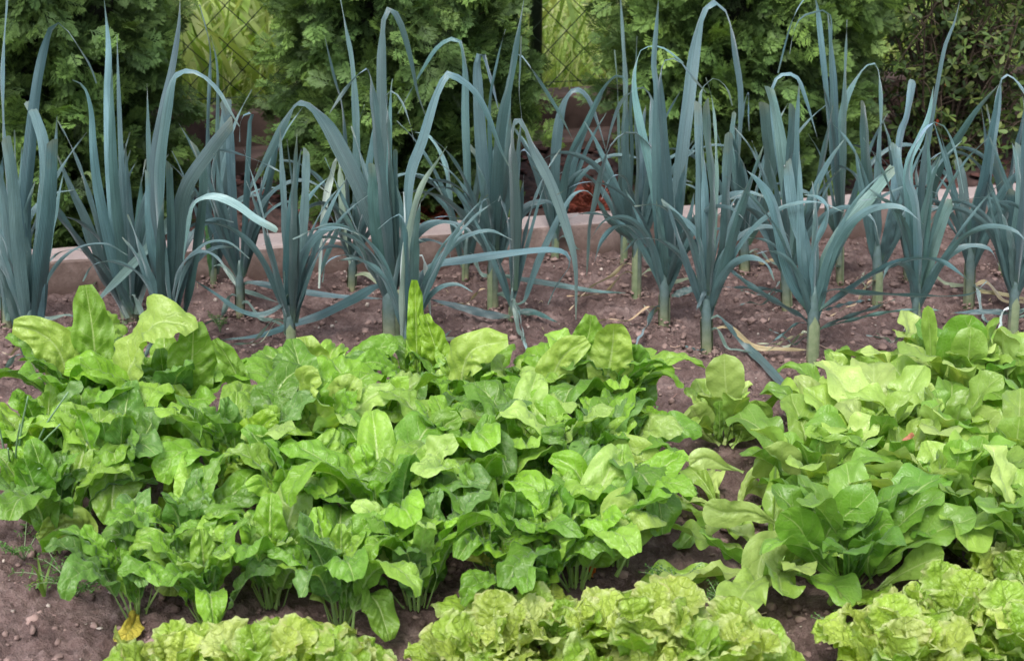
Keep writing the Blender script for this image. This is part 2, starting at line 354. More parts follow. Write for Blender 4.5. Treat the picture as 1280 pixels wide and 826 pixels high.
# ------------------------------------------------------------------ kerb stones
kl = ['leftmost length of the pinkish concrete kerb, behind the leftmost leeks', 'pinkish concrete kerb length behind the leek with the torn white collar',
      'pinkish concrete kerb length in the middle of the bed edge', 'pinkish concrete kerb length behind the spreading front leek on the right', 'rightmost length of the pinkish concrete kerb']
for i in range(5):
    a0, a1 = -.62+i*.82, -.62+(i+1)*.82-.006
    n = 40; prof = [(0, -.03), (0, .072), (.002, .078), (.008, .081), (.10, .081), (.106, .076), (.107, -.03)]
    P = np.array([[(a, b, z) for (b, z) in prof] for a in np.linspace(a0, a1, n)]); sn = snoise(8, 20)
    P[:, :, 1] += .0018*sn(P[:, :, 0], P[:, :, 2]*9); P[:, :, 2] += .0012*sn(P[:, :, 0]*2, P[:, :, 1]*9)
    V = P.reshape(-1, 3); o = kf(a0, 0); F = grid_faces(n, 7)[:, ::-1]
    Vw = in_kerb_frame(V)
    m_ = len(Vw); k = 7
    caps = [(0, 1, 5, 6), (1, 2, 4, 5), (2, 3, 4, 4)]; caps2 = [tuple((n-1)*7+q for q in c[::-1]) for c in caps]
    F = np.concatenate([F, np.array(caps), np.array(caps2)])
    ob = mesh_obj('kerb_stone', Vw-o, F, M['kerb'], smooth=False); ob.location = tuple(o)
    tag(ob, kl[i], 'kerb stone', 'kerb stones along the back of the leek bed')

# ------------------------------------------------------------------ fence: plinth, posts and wire mesh
FB = 1.05
def framed(name, V, F, mat, parent=None, smooth=False):
    return mesh_obj(name, in_kerb_frame(V), F, mat, parent, smooth=smooth)
V, F = box(-2.2, 4.6, FB-.16, FB-.003, -.05, .075, .006)
tag(framed('plinth_step', V, F, M['plinth']), 'lower dark step of the stained concrete plinth under the wire fence', 'concrete step')
V, F = box(-2.2, 4.6, FB, FB+.12, -.05, .185, .008)
tag(framed('fence_plinth', V, F, M['plinth']), 'upper dark brown concrete plinth carrying the wire fence', 'fence plinth')
fe = empty('wire_fence', kf(0, FB+.06), 'green chain link fence standing on the dark plinth behind the conifers', 'fence')
o0 = kf(0, FB+.06)
mb = MB(); cell = .120; z0, z1 = .20, 1.35; rows = int((z1-z0)/(cell/2)*1)
for i in range(int(6.4/cell)):
    a = -2.1+i*cell; pts = []
    for k in range(rows+1):
        pts.append((a+(cell/2+.001 if k % 2 else -.001), (.0015 if k % 2 else -.0015), z0+k*cell/2))
    V, F, uv = tube(np.array(pts), .0024, 5, cap=False)
    V = V+np.array([0, FB+.06, 0]); mb.add(in_kerb_frame(V)-o0, F, uv)
    pts = [(a+(-cell/2-.001 if k % 2 else .001)+0, (-.0015 if k % 2 else .0015), z0+k*cell/2) for k in range(rows+1)]
    V, F, uv = tube(np.array(pts), .0024, 5, cap=False); V = V+np.array([0, FB+.06, 0]); mb.add(in_kerb_frame(V)-o0, F, uv)
mb.build('wire_mesh', M['wire'], fe)
pp = on_y(662, 60, float(kf(1.5, FB)[1]))
# along-kerb coordinate of the visible post
pa = float((on_y(662, 60, float(kf(2.2, FB)[1]))[:2]-K0[:2])@kd[:2])
for a in (pa-2.0, pa, pa+2.0):
    V, F, uv = tube([(a, FB+.085, .18), (a, FB+.085, 1.38)], .021, 14); mb = MB(); mb.add(in_kerb_frame(V)-o0, F, uv); po = mb.build('post', M['wire'], fe)
    V, F, uv = tube([(a, FB+.085, 1.378), (a, FB+.085, 1.40)], [.024, .018], 14); mb = MB(); mb.add(in_kerb_frame(V)-o0, F, uv); mb.build('post_cap', M['wire'], po)
for z in (.215, .78, 1.34):
    V, F, uv = tube([(-2.1, FB+.062, z), (4.4, FB+.062, z)], .0018, 5); mb = MB(); mb.add(in_kerb_frame(V)-o0, F, uv); mb.build('tension_wire', M['wire'], fe)

# ------------------------------------------------------------------ meadow behind the fence
def blades(n, fn, hmin, hmax, w0, palette, seed):
    r = np.random.default_rng(seed); V = np.zeros((n, 8, 3)); C = np.zeros((n, 8, 3))
    P = fn(r, n); h = r.uniform(hmin, hmax, n); th = r.uniform(0, 6.28, n); bend = r.uniform(.1, .8, n)*h; w_ = w0*r.uniform(.5, 1.6, n)
    D = np.stack([np.cos(th), np.sin(th), th*0], 1); S = np.stack([-np.sin(th), np.cos(th), th*0], 1)
    fl = r.uniform(0, 6.28, n); S = np.stack([np.cos(fl), np.sin(fl), th*0], 1)
    for k, (t, ww) in enumerate(((0, .6), (.4, 1), (.75, .7), (1, .08))):
        c = P+D*(bend*t*t)[:, None]+np.array([0, 0, 1])*(h*(t-.25*t*t*bend/h))[:, None]
        V[:, 2*k] = c-S*(w_*ww/2)[:, None]; V[:, 2*k+1] = c+S*(w_*ww/2)[:, None]
    pal = np.array(palette); ci = pal[r.integers(0, len(pal), n)]*r.uniform(.7, 1.25, n)[:, None]
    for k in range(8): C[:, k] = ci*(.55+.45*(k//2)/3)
    b = np.arange(n)[:, None]*8; F = np.concatenate([b+np.array([0, 1, 3, 2]), b+np.array([2, 3, 5, 4]), b+np.array([4, 5, 7, 6])], 0)
    return V.reshape(-1, 3), F, C.reshape(-1, 3)
def mead(r, n):
    a = r.uniform(-2.6, 5.0, n); b = FB+.16+3.6*r.random(n)**1.4
    return np.stack([a, b, b*0-.05], 1)
pal = [(.48, .62, .20), (.56, .66, .28), (.38, .54, .15), (.64, .68, .40), (.30, .44, .14)]
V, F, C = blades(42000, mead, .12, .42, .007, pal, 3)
tag(mesh_obj('meadow_grass', in_kerb_frame(V), F, M['grass'], vcol=C), 'tall bright yellow green grass growing beyond the wire fence', 'grass', kind='stuff')
def mead2(r, n):
    a = np.concatenate([r.normal(.62, .28, n//2), r.uniform(-2.2, 4.4, n-n//2)]); b = FB+.25+1.3*r.random(n)
    return np.stack([a, b, b*0-.05], 1)
V, F, C = blades(1500, mead2, .3, .75, .028, [(.42, .54, .20), (.32, .48, .13), (.5, .58, .28)], 4)
tag(mesh_obj('reedy_plants', in_kerb_frame(V), F, M['grass'], vcol=C), 'clumped broad pale leaves growing up behind the wire fence', 'tall plants', kind='stuff')

def herbs():
    r = np.random.default_rng(8); n = 26000; a = r.uniform(-2.6, 5.0, n); b = FB+.14+2.6*r.random(n)**1.5; cl = snoise(9, 5, 4)(a, b)
    z = -.05+(.10+.26*r.random(n))*(1+.45*cl); d = norm(r.normal(0, 1, (n, 3))*np.array([1, 1, .6])); u_ = norm(np.cross(d, r.normal(0, 1, (n, 3)))); L = r.uniform(.008, .028, n)[:, None]
    c = np.stack([a, b, z], 1); V = np.stack([c, c+d*L*.5+u_*L*.25, c+d*L, c+d*L*.5-u_*L*.25], 1).reshape(-1, 3); F = np.arange(n*4).reshape(-1, 4)
    p = np.array([(.36, .50, .13), (.52, .60, .26), (.22, .36, .08), (.44, .56, .16), (.62, .66, .38)]); C = np.repeat(p[r.integers(0, 5, n)]*r.uniform(.6, 1.2, n)[:, None], 4, 0)
    tag(mesh_obj('meadow_herbs', in_kerb_frame(V), F, M['grass'], vcol=C, smooth=False), 'bright small leaved herbs tangled in the grass beyond the fence', 'herbs', kind='stuff')
herbs()
mb = MB(); r7 = np.random.default_rng(77)
for i in range(420):
    x = r7.uniform(-1.6, 1.9); y = r7.uniform(1.8, 4.2); th = r7.uniform(0, 6.28); L = r7.uniform(.006, .04)
    if (np.array([x, y])-K0[:2])@kn[:2] > -.02: continue
    P = [(x+math.cos(th)*L*t, y+math.sin(th)*L*t, soil_h(x+math.cos(th)*L*t, y+math.sin(th)*L*t)-.003) for t in (-.5, 0, .5)]
    V, F, uv = tube(P, r7.uniform(.0005, .0012), 4, cap=False); mb.add(V, F, uv, np.array([(1.2, .95, .8), (.7, .45, .4), (1.0, .9, .6), (.5, .4, .35)][r7.integers(4)]))
tag(mb.build('plant_litter', M['pebble']), 'small bits of straw and root scattered over the soil', 'plant litter', kind='stuff')

# ------------------------------------------------------------------ conifers (thuja)
def spray(seed):
    """one flat fan of scale foliage, length about 1, in the x-y plane growing along +x"""
    r = np.random.default_rng(seed); V, F, S = [], [], []
    def strip(p, d, L, w_, lvl):
        n = np.array([-d[1], d[0], 0]); b = len(V); dr = np.array([0, 0, -.06*L])
        V.extend([p-n*w_*.5, p+n*w_*.5, p+d*L*.6+n*w_*.55+dr*.4, p+d*L*.6-n*w_*.55+dr*.4, p+d*L+dr]); S.extend([lvl-.25, lvl-.25, lvl, lvl, lvl+.35])
        F.append((b, b+3, b+2, b+1)); F.append((b+3, b+4, b+2, b+2))
    main = np.array([1, 0, 0.]); strip(np.zeros(3), main, 1.0, .024, .45)
    for i in range(11):
        t = .06+.92*i/11; s = 1 if i % 2 else -1
        ang = s*R(r.uniform(32, 50)); d = np.array([math.cos(ang), math.sin(ang), r.normal(0, .1)]); d /= np.linalg.norm(d)
        L = (.62*(1-t)**.75+.13)*r.uniform(.8, 1.15); p = main*t; strip(p, d, L, .032, .7)
        for q in range(int(3+L*13)):
            tt = .2+.75*q/(3+L*13); a2 = ang+(1 if q % 2 else -1)*R(r.uniform(28, 42)); d2 = np.array([math.cos(a2), math.sin(a2), r.normal(0, .15)])
            strip(p+d*L*tt, d2, (.10+.16*L*(1-tt))*r.uniform(.8, 1.3), .026, 1.0)
    return np.array(V), np.array(F), np.array(S)
SPR = [spray(s) for s in range(6)]
def rotm(d, roll):
    x = d/np.linalg.norm(d); up = np.array([0, 0, 1.]); y = np.cross(up, x); y /= max(np.linalg.norm(y), 1e-6); z = np.cross(x, y)
    c, s = math.cos(roll), math.sin(roll); return np.stack([x, c*y+s*z, -s*y+c*z], 1)
def conifer(px, halfpx, front_b, height, label, seed, col=(1, 1, 1)):
    r = np.random.default_rng(seed)
    # the trunk stands between kerb and fence
    a = 0.0; b = .52
    base = None
    # find the along-kerb coordinate whose point at (a,b) projects onto px at mid height
    for a in np.linspace(-2, 5, 1400):
        p = kf(a, b, .3); d = p-np.array([0, 0, CAM_H]); fwd = d[1]*cp-d[2]*sp
        if 640+FPX*d[0]/fwd >= px: base = kf(a, b, 0); dep = fwd; break
    RX = halfpx/FPX*dep; RY = b-front_b
    root = empty('conifer', base, label, 'conifer', None)
    ph = r.uniform(0, 6.28, 4)
    def rad(th, z):
        k = 1+.09*math.sin(2*th+ph[0]+z*3)+.08*math.sin(5*th+ph[1]-z*8)+.06*math.sin(9*th+ph[2]+z*13)
        zz = z/height; return k*(1 if zz < .45 else max(.12, 1-((zz-.45)/.56)**1.6))*(.82+.18*min(1, z/.25))
    mb = MB(); mt = MB()
    ncl = 720
    for i in range(ncl):
        low = i < 470
        z = r.uniform(.03, .72) if low else r.uniform(.72, height)
        th = r.uniform(-math.pi, math.pi)
        if low and r.random() < .72: th = -math.pi/2+r.uniform(-1.75, 1.75)
        rr = rad(th, z)*r.uniform(.62, 1.06)
        depth_in = 1 if r.random() < .62 else .76; rr *= depth_in
        o = np.array([math.cos(th)*RX*rr, math.sin(th)*RY*rr, z])
        out = norm(np.array([math.cos(th), math.sin(th), 0]))
        cd = out+np.array([0, 0, r.uniform(-.55, .55)])+r.normal(0, .35, 3); cd = norm(cd)
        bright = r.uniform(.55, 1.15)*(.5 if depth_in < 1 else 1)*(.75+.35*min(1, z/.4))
        ns = int(r.uniform(14, 24)) if low else 8
        tone = r.random()
        for k in range(ns):
            V, F, S = SPR[r.integers(6)]
            L = r.uniform(.036, .068)*(1 if low else 1.8)
            d = norm(cd+r.normal(0, .42, 3)); start = o-cd*.05+cd*.09*k/ns+r.normal(0, .016, 3)
            m3 = rotm(d, r.uniform(-1.3, 1.3)+(math.pi/2 if r.random() < .35 else 0)); W = V*L@m3.T+start
            W = W+ (out*.0)
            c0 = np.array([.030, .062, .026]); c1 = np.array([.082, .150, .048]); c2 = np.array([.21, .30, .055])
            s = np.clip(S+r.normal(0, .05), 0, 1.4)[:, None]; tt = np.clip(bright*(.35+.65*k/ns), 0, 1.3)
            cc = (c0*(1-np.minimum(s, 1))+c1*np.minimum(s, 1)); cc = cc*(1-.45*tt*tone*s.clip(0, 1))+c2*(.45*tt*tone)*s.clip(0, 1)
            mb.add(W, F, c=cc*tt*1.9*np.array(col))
        # twig that carries the clump
        inner = np.array([o[0]*.25, o[1]*.25, o[2]-.08-.1*r.random()])
        if i % 2 == 0:
            V, F, _ = tube(np.array([inner, (inner+o)/2+np.array([0, 0, .02]), o]), [.005, .003, .0015], 4, cap=False); mt.add(V, F)
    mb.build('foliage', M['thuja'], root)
    V, F, _ = tube(np.array([(0, 0, -.03), (.01, 0, height*.5), (0, .01, height*.95)]), [.045, .03, .006], 10); mt.add(V, F)
    mt.build('trunk', M['bark'], root)
    # dark shell added inside the crown: blocks see-through, darkens the gaps
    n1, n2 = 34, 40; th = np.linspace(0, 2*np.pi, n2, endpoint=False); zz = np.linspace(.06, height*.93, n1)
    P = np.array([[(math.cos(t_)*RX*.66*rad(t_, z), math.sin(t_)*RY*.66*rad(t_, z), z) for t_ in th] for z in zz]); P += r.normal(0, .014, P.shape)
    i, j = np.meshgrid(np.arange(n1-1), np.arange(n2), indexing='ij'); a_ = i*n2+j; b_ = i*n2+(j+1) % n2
    mesh_obj('dark_core', P.reshape(-1, 3), np.stack([a_, b_, b_+n2, a_+n2], -1).reshape(-1, 4), M['core'], root, smooth=False)
    return root
conifer(70, 128, .17, 1.75, 'dark green thuja conifer at the left edge, left of the first fence gap', 11)
conifer(500, 138, .15, 1.8, 'broad thuja conifer standing between the two gaps that show the fence', 12)
conifer(925, 150, .16, 1.85, 'thuja conifer right of the second fence gap, behind the tallest leeks', 13)
conifer(1390, 100, .26, 1.8, 'thuja conifer cut by the right edge behind the leafy shrub', 14)

# leafy shrub with whorls of obovate leaves
def shrub():
    r = np.random.default_rng(21); a = 2.62; b = .5
    for a in np.linspace(-2, 5, 1400):
        p = kf(a, b, .3); d = p-np.array([0, 0, CAM_H]); fwd = d[1]*cp-d[2]*sp
        if 640+FPX*d[0]/fwd >= 1185: break
    base = kf(a, b, 0); root = empty('leafy_shrub', base, 'open shrub with whorls of small rounded leaves at the right, between two conifers', 'shrub')
    ml, mt = MB(), MB()
    # trunks
    tips = []
    for i in range(84):
        th = r.uniform(0, 6.28); e = r.uniform(.1, .98); h = r.uniform(.1, .95)
        tip = np.array([math.cos(th)*.34*e, math.sin(th)*.27*e, h]); mid = tip*np.array([.5, .5, .5])+r.normal(0, .02, 3)
        V, F, _ = tube(np.array([(0, 0, -.02), mid, tip]), [.007, .004, .002], 5, cap=False); mt.add(V, F)
        for k in range(16):
            t_ = r.uniform(.25, 1.05); s = mid+(tip-mid)*max(0, t_*1.2-.2) if t_ > .4 else mid*t_/.4*.9
            q = s+r.normal(0, .055, 3)
            if q[2] < .03: continue
            V, F, _ = tube(np.array([s, (s+q)/2+np.array([0, 0, .008]), q]), [.002, .0014, .001], 4, cap=False); mt.add(V, F); tips.append(q)
    for q in tips:
        ax = norm(q*np.array([1, 1, .35])+r.normal(0, .3, 3)); nl = r.integers(4, 7); ph = r.uniform(0, 6.28)
        out = math.hypot(q[0], q[1])/.3
        u_ = norm(np.cross(ax, [0, 0, 1.])); v_ = np.cross(ax, u_)
        for k in range(nl):
            t_ = ph+k*2*math.pi/nl+r.normal(0, .2); d = norm(math.cos(t_)*u_+math.sin(t_)*v_+ax*r.uniform(.1, .6)); sd_ = norm(np.cross(d, ax)); nn = np.cross(sd_, d)
            L = r.uniform(.018, .036); wl = L*.42; V = []
            for t1, ww in ((0, .1), (.35, .6), (.7, 1), (.9, .75), (1, .15)):
                c = q+d*L*t1-ax*L*.12*t1*t1
                V += [c-sd_*wl*ww*.5+nn*wl*.12*ww, c, c+sd_*wl*ww*.5+nn*wl*.12*ww]
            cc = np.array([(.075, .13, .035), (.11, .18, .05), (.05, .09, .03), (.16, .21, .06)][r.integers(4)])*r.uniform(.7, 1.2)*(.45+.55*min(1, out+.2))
            if r.random() < .0012: cc = np.array([.5, .08, .03])
            ml.add(np.array(V), grid_faces(5, 3), c=cc*.95)
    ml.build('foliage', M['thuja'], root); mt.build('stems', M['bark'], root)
    return root
shrub()

def arch_path(base, az, e0, e1, L, n=7, start=0.0, bend=1.5):
    """path leaving the crown at elevation e0 and bending down to e1"""
    D = np.array([math.cos(az), math.sin(az), 0]); p = base+D*start; P = [p]; ea = np.linspace(0, 1, n-1)**bend*(e1-e0)+e0
    for e in ea:
        p = p+(D*math.cos(e)+np.array([0, 0, 1])*math.sin(e))*L/(n-1); P.append(p)
    return np.array(P)
# ------------------------------------------------------------------ strap leaves of the leeks
def strap(pts3, wmax, ang0, blunt, pale, parent, base, color, seed, name='leaf', mat='leek', nseg=34, fold=.20):
    r = np.random.default_rng(seed); C = catmull(pts3, nseg); C[:, 2] = np.maximum(C[:, 2], .010)
    T = norm(np.gradient(C, axis=0)); W0 = norm(np.cross(T, np.array([0, 1., 0])) + 1e-6)
    # keep the width direction continuous
    for i in range(1, nseg):
        if W0[i]@W0[i-1] < 0: W0[i] *= -1
    N0 = np.cross(W0, T)
    dT = np.linalg.norm(np.gradient(T, axis=0), axis=1); k = np.convolve(dT, np.ones(5)/5, mode='same')
    t = np.linspace(0, 1, nseg)
    ang = ang0+np.minimum(R(48), k*2.6)*(1 if ang0 >= 0 else -1)+R(14)*np.sin(t*5+r.uniform(0, 6))
    # leaves lying nearly level show their upper face
    lvl = np.clip(1-np.abs(T[:, 2])*2.2, 0, 1); ang = ang*(1-.5*lvl)+(R(58) if ang0 >= 0 else -R(58))*.5*lvl
    W = W0*np.cos(ang)[:, None]+N0*np.sin(ang)[:, None]; N = np.cross(W, T)
    N = np.where((N[:, 2:3] < 0)&(False), -N, N)
    if blunt: wf = np.minimum(1, .62+t*1.6)*(1-.30*np.clip((t-.35)/.65, 0, 1)**2)
    else: wf = np.minimum(1, .62+t*1.6)*np.clip(1-np.clip((t-.35)/.65, 0, 1)**1.7, 0, 1)**.85
    wd = wmax*wf/2/max(.62, math.cos(ang0)); wd = np.maximum(wd, .0006)
    v = np.linspace(-1, 1, 7)
    tw = np.clip(1-t*6, 0, 1)                                     # folded round the stem at its foot
    prof = fold*np.abs(v)[None, :]*(1+1.6*tw[:, None])+.05*v[None, :]**2
    Vx = C[:, None]+W[:, None]*(v[None, :, None]*wd[:, None, None]*(1-.35*tw)[:, None, None])+N[:, None]*(prof*wd[:, None])[:, :, None]
    rip = .0018*np.sin(t*r.uniform(14, 30)+r.uniform(0, 6))[:, None]*v[None, :]; Vx += N[:, None]*rip[:, :, None]
    if blunt: Vx[-1] += T[-1]*(r.uniform(-.0015, .002, 7)+ r.uniform(-.010, .010)*v - .006*v*v)[:, None]
    V = Vx.reshape(-1, 3); V[:, 2] = np.maximum(V[:, 2], .006)
    uv = np.stack([np.repeat(t if not pale else t*.0+.6, 7), np.tile(v, nseg)], 1)
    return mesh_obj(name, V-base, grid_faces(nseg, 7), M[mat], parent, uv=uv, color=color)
TX = {'A': 0, 'B': 240, 'C': 480, 'D': 720, 'E': 960}
def px(tile, x, y): return TX[tile]+x/3.44, y/3.44
LEEKCOL = np.array([.084, .150, .178])
TONES = {'n': (1, 1, 1), 'd': (.62, .70, .66), 'b': (1.6, 1.5, 1.5), 'g': (1.15, 1.12, .92), 'p': (3.6, 2.7, 2.0), 'w': (6.0, 3.8, 3.2), 'y': (2.6, 2.2, .5), 't': (4.2, 2.0, 1.0), 'l': (1.9, 1.7, 1.55), 'G': (1.2, 1.55, .45)}
LK = []
def leek(tile, bx, by, topy, sw, leaves, label, lean_seed=0):
    """bx,by foot of the stem; topy where the leaves part; sw stem width; leaves: (width, tone, flags, [points])"""
    bpx, bpy_ = px(tile, bx, by); base = on_z(bpx, bpy_, 0); Yb = base[1]
    root = empty('leek', base, label, 'leek', 'leeks planted in rows in the soil bed')
    idx = len(LK); LK.append(root); r = np.random.default_rng(100+idx)
    fwd = Yb*cp+CAM_H*sp; mpp = fwd/FPX/3.44                          # metres per zoomed pixel
    # stem
    top = on_y(*px(tile, leaves[0][3][0][0] if leaves else bx, topy), Yb); n = 10
    P = np.array([base+np.array([0, 0, -.015])+(top-base+np.array([0, 0, .015]))*t for t in np.linspace(0, 1.45, n)])
    rr = sw*mpp/2*np.array([1.0, 1.0, .95, .93, .93, .94, .92, .8, .6, .3]); rr[0] *= 1.05
    V, F, uv = tube(P, rr, 14)
    tt = np.clip((V[:, 2])/max(top[2], .03), 0, 1)[:, None]
    tt = np.clip(tt*1.15, 0, 1)**.8; c = np.array([.82, .72, .66])*(1-tt)+np.array([.30, .40, .66])*tt
    mb = MB(); mb.add(V-base, F, uv, c); mb.build('stem', M['stem'], root)
    # a torn outer sheath wrapped round the foot of the stem
    a0 = r.uniform(0, 6.28); th = np.linspace(a0, a0+3.6, 10); hh = np.linspace(0, 1, 8)
    S = np.array([[P[0]+(P[-1]-P[0])*(.05+.62*h*(1-.25*abs(math.sin(q*1.3))))+np.array([math.cos(q), math.sin(q), 0])*(sw*mpp/2*1.08+.0012) for q in th] for h in hh])
    mb = MB(); mb.add(S.reshape(-1, 3)-base, grid_faces(8, 10), None, np.array([.72, .74, .72])); mb.build('sheath', M['stem'], root)
    for li, (w_, tone, fl, pts) in enumerate(leaves):
        side = -1 if li % 2 else 1
        lean = r.uniform(.04, .26)*side*(1 if fl != 'f' else 0)
        if 'f' in fl: lean = -.18
        P3 = []; d = 0; prev = None
        for (x, y) in pts:
            q = np.array(px(tile, x, y))
            if prev is not None: d += np.linalg.norm(q-prev)*3.44*mpp
            prev = q; yy = Yb+lean*d*min(1, d/.12)+ side*.004
            p = on_y(q[0], q[1], yy)
            if p[2] < .018: p = on_z(q[0], q[1], .016+.006*r.random())
            P3.append(p)
        if 'x' in fl and li >= len(leaves)-2 and r.random() < .7: fl = fl.replace('x', '')
        col = LEEKCOL*np.array(TONES[tone])*r.uniform(.62, 1.30)*np.array([r.uniform(.88, 1.12), 1, r.uniform(.92, 1.10)])
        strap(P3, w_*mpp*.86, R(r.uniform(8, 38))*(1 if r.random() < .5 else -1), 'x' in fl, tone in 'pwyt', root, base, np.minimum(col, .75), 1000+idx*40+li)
    # further narrow leaves of the fan, and old ones trailing on the soil
    for k in range(4 if sw > 30 else 2):
        az = (0.0 if k % 2 else math.pi)+r.normal(0, .45); L = r.uniform(.24, .42); f_ = r.uniform(.55, .9)
        P3 = arch_path(base+(top-base)*f_, az, r.uniform(1.22, 1.42), r.choice([r.uniform(.9, 1.45), r.uniform(-1.2, .2)]), L, 8, 0, 2.6)
        strap(P3, r.uniform(.013, .022)*(1 if sw > 30 else .7), R(r.uniform(5, 30)), False, False, root, base, LEEKCOL*r.uniform(.7, 1.2), 7000+idx*9+k)
    for k in range(4 if sw > 30 else 2):
        az = r.choice([0.0, math.pi])+r.normal(0, .6); e0 = r.uniform(1.15, 1.5); L = r.uniform(.26, .46)
        P3 = arch_path(top-np.array([0, 0, .02]), az, e0, r.choice([r.uniform(.6, 1.3), r.uniform(-1.3, -.3)]), L, 8, 0, 2.2); P3[:, 2] = np.maximum(P3[:, 2], .02)
        strap(P3, r.uniform(.007, .014), R(r.uniform(10, 45)), False, False, root, base, LEEKCOL*r.uniform(.6, 1.25), 5000+idx*9+k)
    for k in range(2 if sw > 30 else 1):
        az = r.uniform(0, 6.28); L = r.uniform(.10, .24); o = base+np.array([0, 0, r.uniform(.025, .06)]); D = np.array([math.cos(az), math.sin(az), 0]); zz = o[2]
        P3 = np.array([o, o+D*L*.2+np.array([0, 0, .012]), o+D*L*.45-np.array([0, 0, zz*.6]), o+D*L*.7-np.array([0, 0, zz-.017]), o+D*L-np.array([0, 0, zz-.014])+r.normal(0, .012, 3)*np.array([1, 1, 0])])
        tc_ = [(.40, .29, .17), (.25, .28, .19), (.12, .18, .17), (.13, .19, .18)][r.integers(4)]
        strap(P3, r.uniform(.006, .012), R(r.uniform(20, 60)), False, True, root, base, np.array(tc_), 6000+idx*9+k, mat='leek')
    return root
leek('A', 140, 1590, 1400, 60, [
 (58,'n','',[(130,1420),(110,1000),(130,640),(165,330),(215,140),(245,102),(290,135),(340,210),(385,280),(415,360)]),
 (66,'d','x',[(150,1450),(185,1100),(212,850),(225,600)]), (46,'n','',[(160,1500),(190,1200),(212,900),(235,690),(245,500)]),
 (60,'n','x',[(120,1450),(80,1100),(58,800),(25,590)]), (58,'n','x',[(180,1200),(195,700),(160,520),(118,435)]),
 (28,'n','',[(90,1400),(70,1000),(65,700),(62,560)]), (45,'d','',[(120,1560),(60,1340),(10,1180),(-40,1060)]),
 (44,'b','',[(165,1480),(172,1250),(190,1000),(205,860)]), (50,'d','x',[(140,1400),(120,1150),(105,950),(150,780)])],
 'bulky leek nearest the left edge, one leaf arched over its top')
leek('A', 30, 1400, 1250, 44, [
 (42,'n','',[(30,1380),(25,1100),(30,800),(12,560),(8,300),(28,20),(34,-90)]), (50,'n','',[(40,1380),(45,1100),(20,850),(-15,680)]),
 (26,'b','',[(0,1280),(-5,950),(15,670),(40,760),(48,880)]), (42,'n','x',[(50,1380),(80,1150),(60,950),(40,700)]),
 (40,'d','',[(20,1350),(-40,1100),(-90,900),(-120,700)]), (50,'n','x',[(30,1380),(5,1150),(0,900),(-10,640)])],
 'leek at the very left edge, behind the bulky one with the arched leaf')
leek('A', 560, 1372, 1300, 66, [
 (56,'b','',[(550,1330),(500,1000),(475,700),(465,400),(467,200),(448,-5)]), (50,'n','',[(560,1330),(520,1050),(490,750),(480,450),(482,300)]),
 (32,'d','',[(565,1330),(545,1000),(522,700),(510,400),(503,150)]), (50,'b','',[(530,1330),(470,1050),(420,800),(400,620),(392,480),(370,390),(340,355),(312,345)]),
 (48,'d','',[(560,1350),(460,1180),(370,950),(310,820),(240,650)]), (50,'d','x',[(545,1370),(480,1260),(380,1100),(280,960),(225,880)]),
 (36,'n','',[(575,1340),(610,1100),(635,800),(635,500),(632,360)]), (40,'d','',[(570,1350),(500,1180),(440,1000),(428,800)]),
 (55,'d','x',[(580,1350),(625,1150),(655,900),(690,640)]), (44,'n','',[(565,1340),(560,1000),(548,800),(538,620)]), (50,'d','x',[(570,1350),(590,1150),(600,950),(608,760)])],
 'broad leek with a tall bright leaf, third from the left edge')
leek('A', 725, 1570, 1420, 52, [
 (58,'n','',[(720,1420),(690,1100),(660,760),(700,480),(742,280),(768,110),(775,-30)]), (60,'n','',[(740,1400),(690,1050),(680,760),(715,480),(745,335),(800,302),(870,322),(940,390),(985,470),(1030,545)]),
 (44,'g','x',[(745,1380),(775,1100),(805,900),(845,835),(770,910),(600,1110),(430,1287),(290,1460)]), (74,'n','x',[(740,1400),(755,1100),(790,830),(900,650),(1000,520)]),
 (46,'n','x',[(770,1420),(820,1200),(860,950),(870,740),(825,610)]), (40,'n','x',[(730,1400),(735,1000),(728,700)]), (60,'d','x',[(720,1420),(680,1200),(650,1000),(640,740)]),
 (44,'l','x',[(750,1350),(775,1100),(812,907),(860,850),(930,842),(1020,880),(1100,940),(1195,992)]), (60,'d','x',[(735,1420),(740,1200),(800,950),(790,760)]),(50,'d','x',[(730,1420),(700,1250),(690,1000),(705,850)])],
 'leek behind the chard whose broad bent leaf crosses its neighbours, left of the fence gap')
leek('A', 915, 1230, 1120, 26, [
 (22,'n','',[(915,1180),(900,900),(895,550),(905,280),(900,180),(858,20)]), (22,'n','',[(925,1180),(940,900),(935,600),(935,300),(905,150)]),
 (58,'n','x',[(930,1180),(960,900),(962,620),(978,425)]), (22,'G','',[(905,1190),(890,1000),(870,920)]), (16,'g','',[(915,1190),(890,1000),(880,930),(850,850)])],
 'slim back leek, two thin leaves standing in front of the first fence gap')
leek('A', 470, 1195, 1110, 22, [
 (24,'y','',[(462,1150),(440,1000),(428,900),(405,780),(375,742),(348,770),(350,870)]), (14,'G','',[(475,1150),(480,900),(455,640)]), (22,'d','',[(470,1150),(400,1080),(360,980),(350,900)])],
 'small back leek with a yellow arching leaf, left of the broad tall leek')
leek('B', 205, 1350, 1200, 36, [
 (46,'n','x',[(205,1200),(180,1000),(165,700),(160,560),(130,430)]), (30,'n','',[(215,1200),(230,950),(240,700),(250,520),(262,492),(230,490),(208,530),(205,610)]),
 (44,'d','',[(225,1180),(270,1000),(320,850),(360,650),(380,540)]), (20,'d','',[(195,1200),(140,1080),(110,950),(80,850)]),
 (32,'n','',[(210,1230),(250,1212),(400,1240),(600,1270),(830,1285)]), (26,'b','',[(190,1180),(60,900),(50,700),(90,652),(170,655),(290,695),(385,742)]),
 (30,'d','x',[(200,1220),(150,1000),(90,800),(100,640)]), (30,'n','',[(220,1190),(245,1000),(290,860),(300,760)])],
 'back row leek right of the first fence gap, one leaf along the soil')
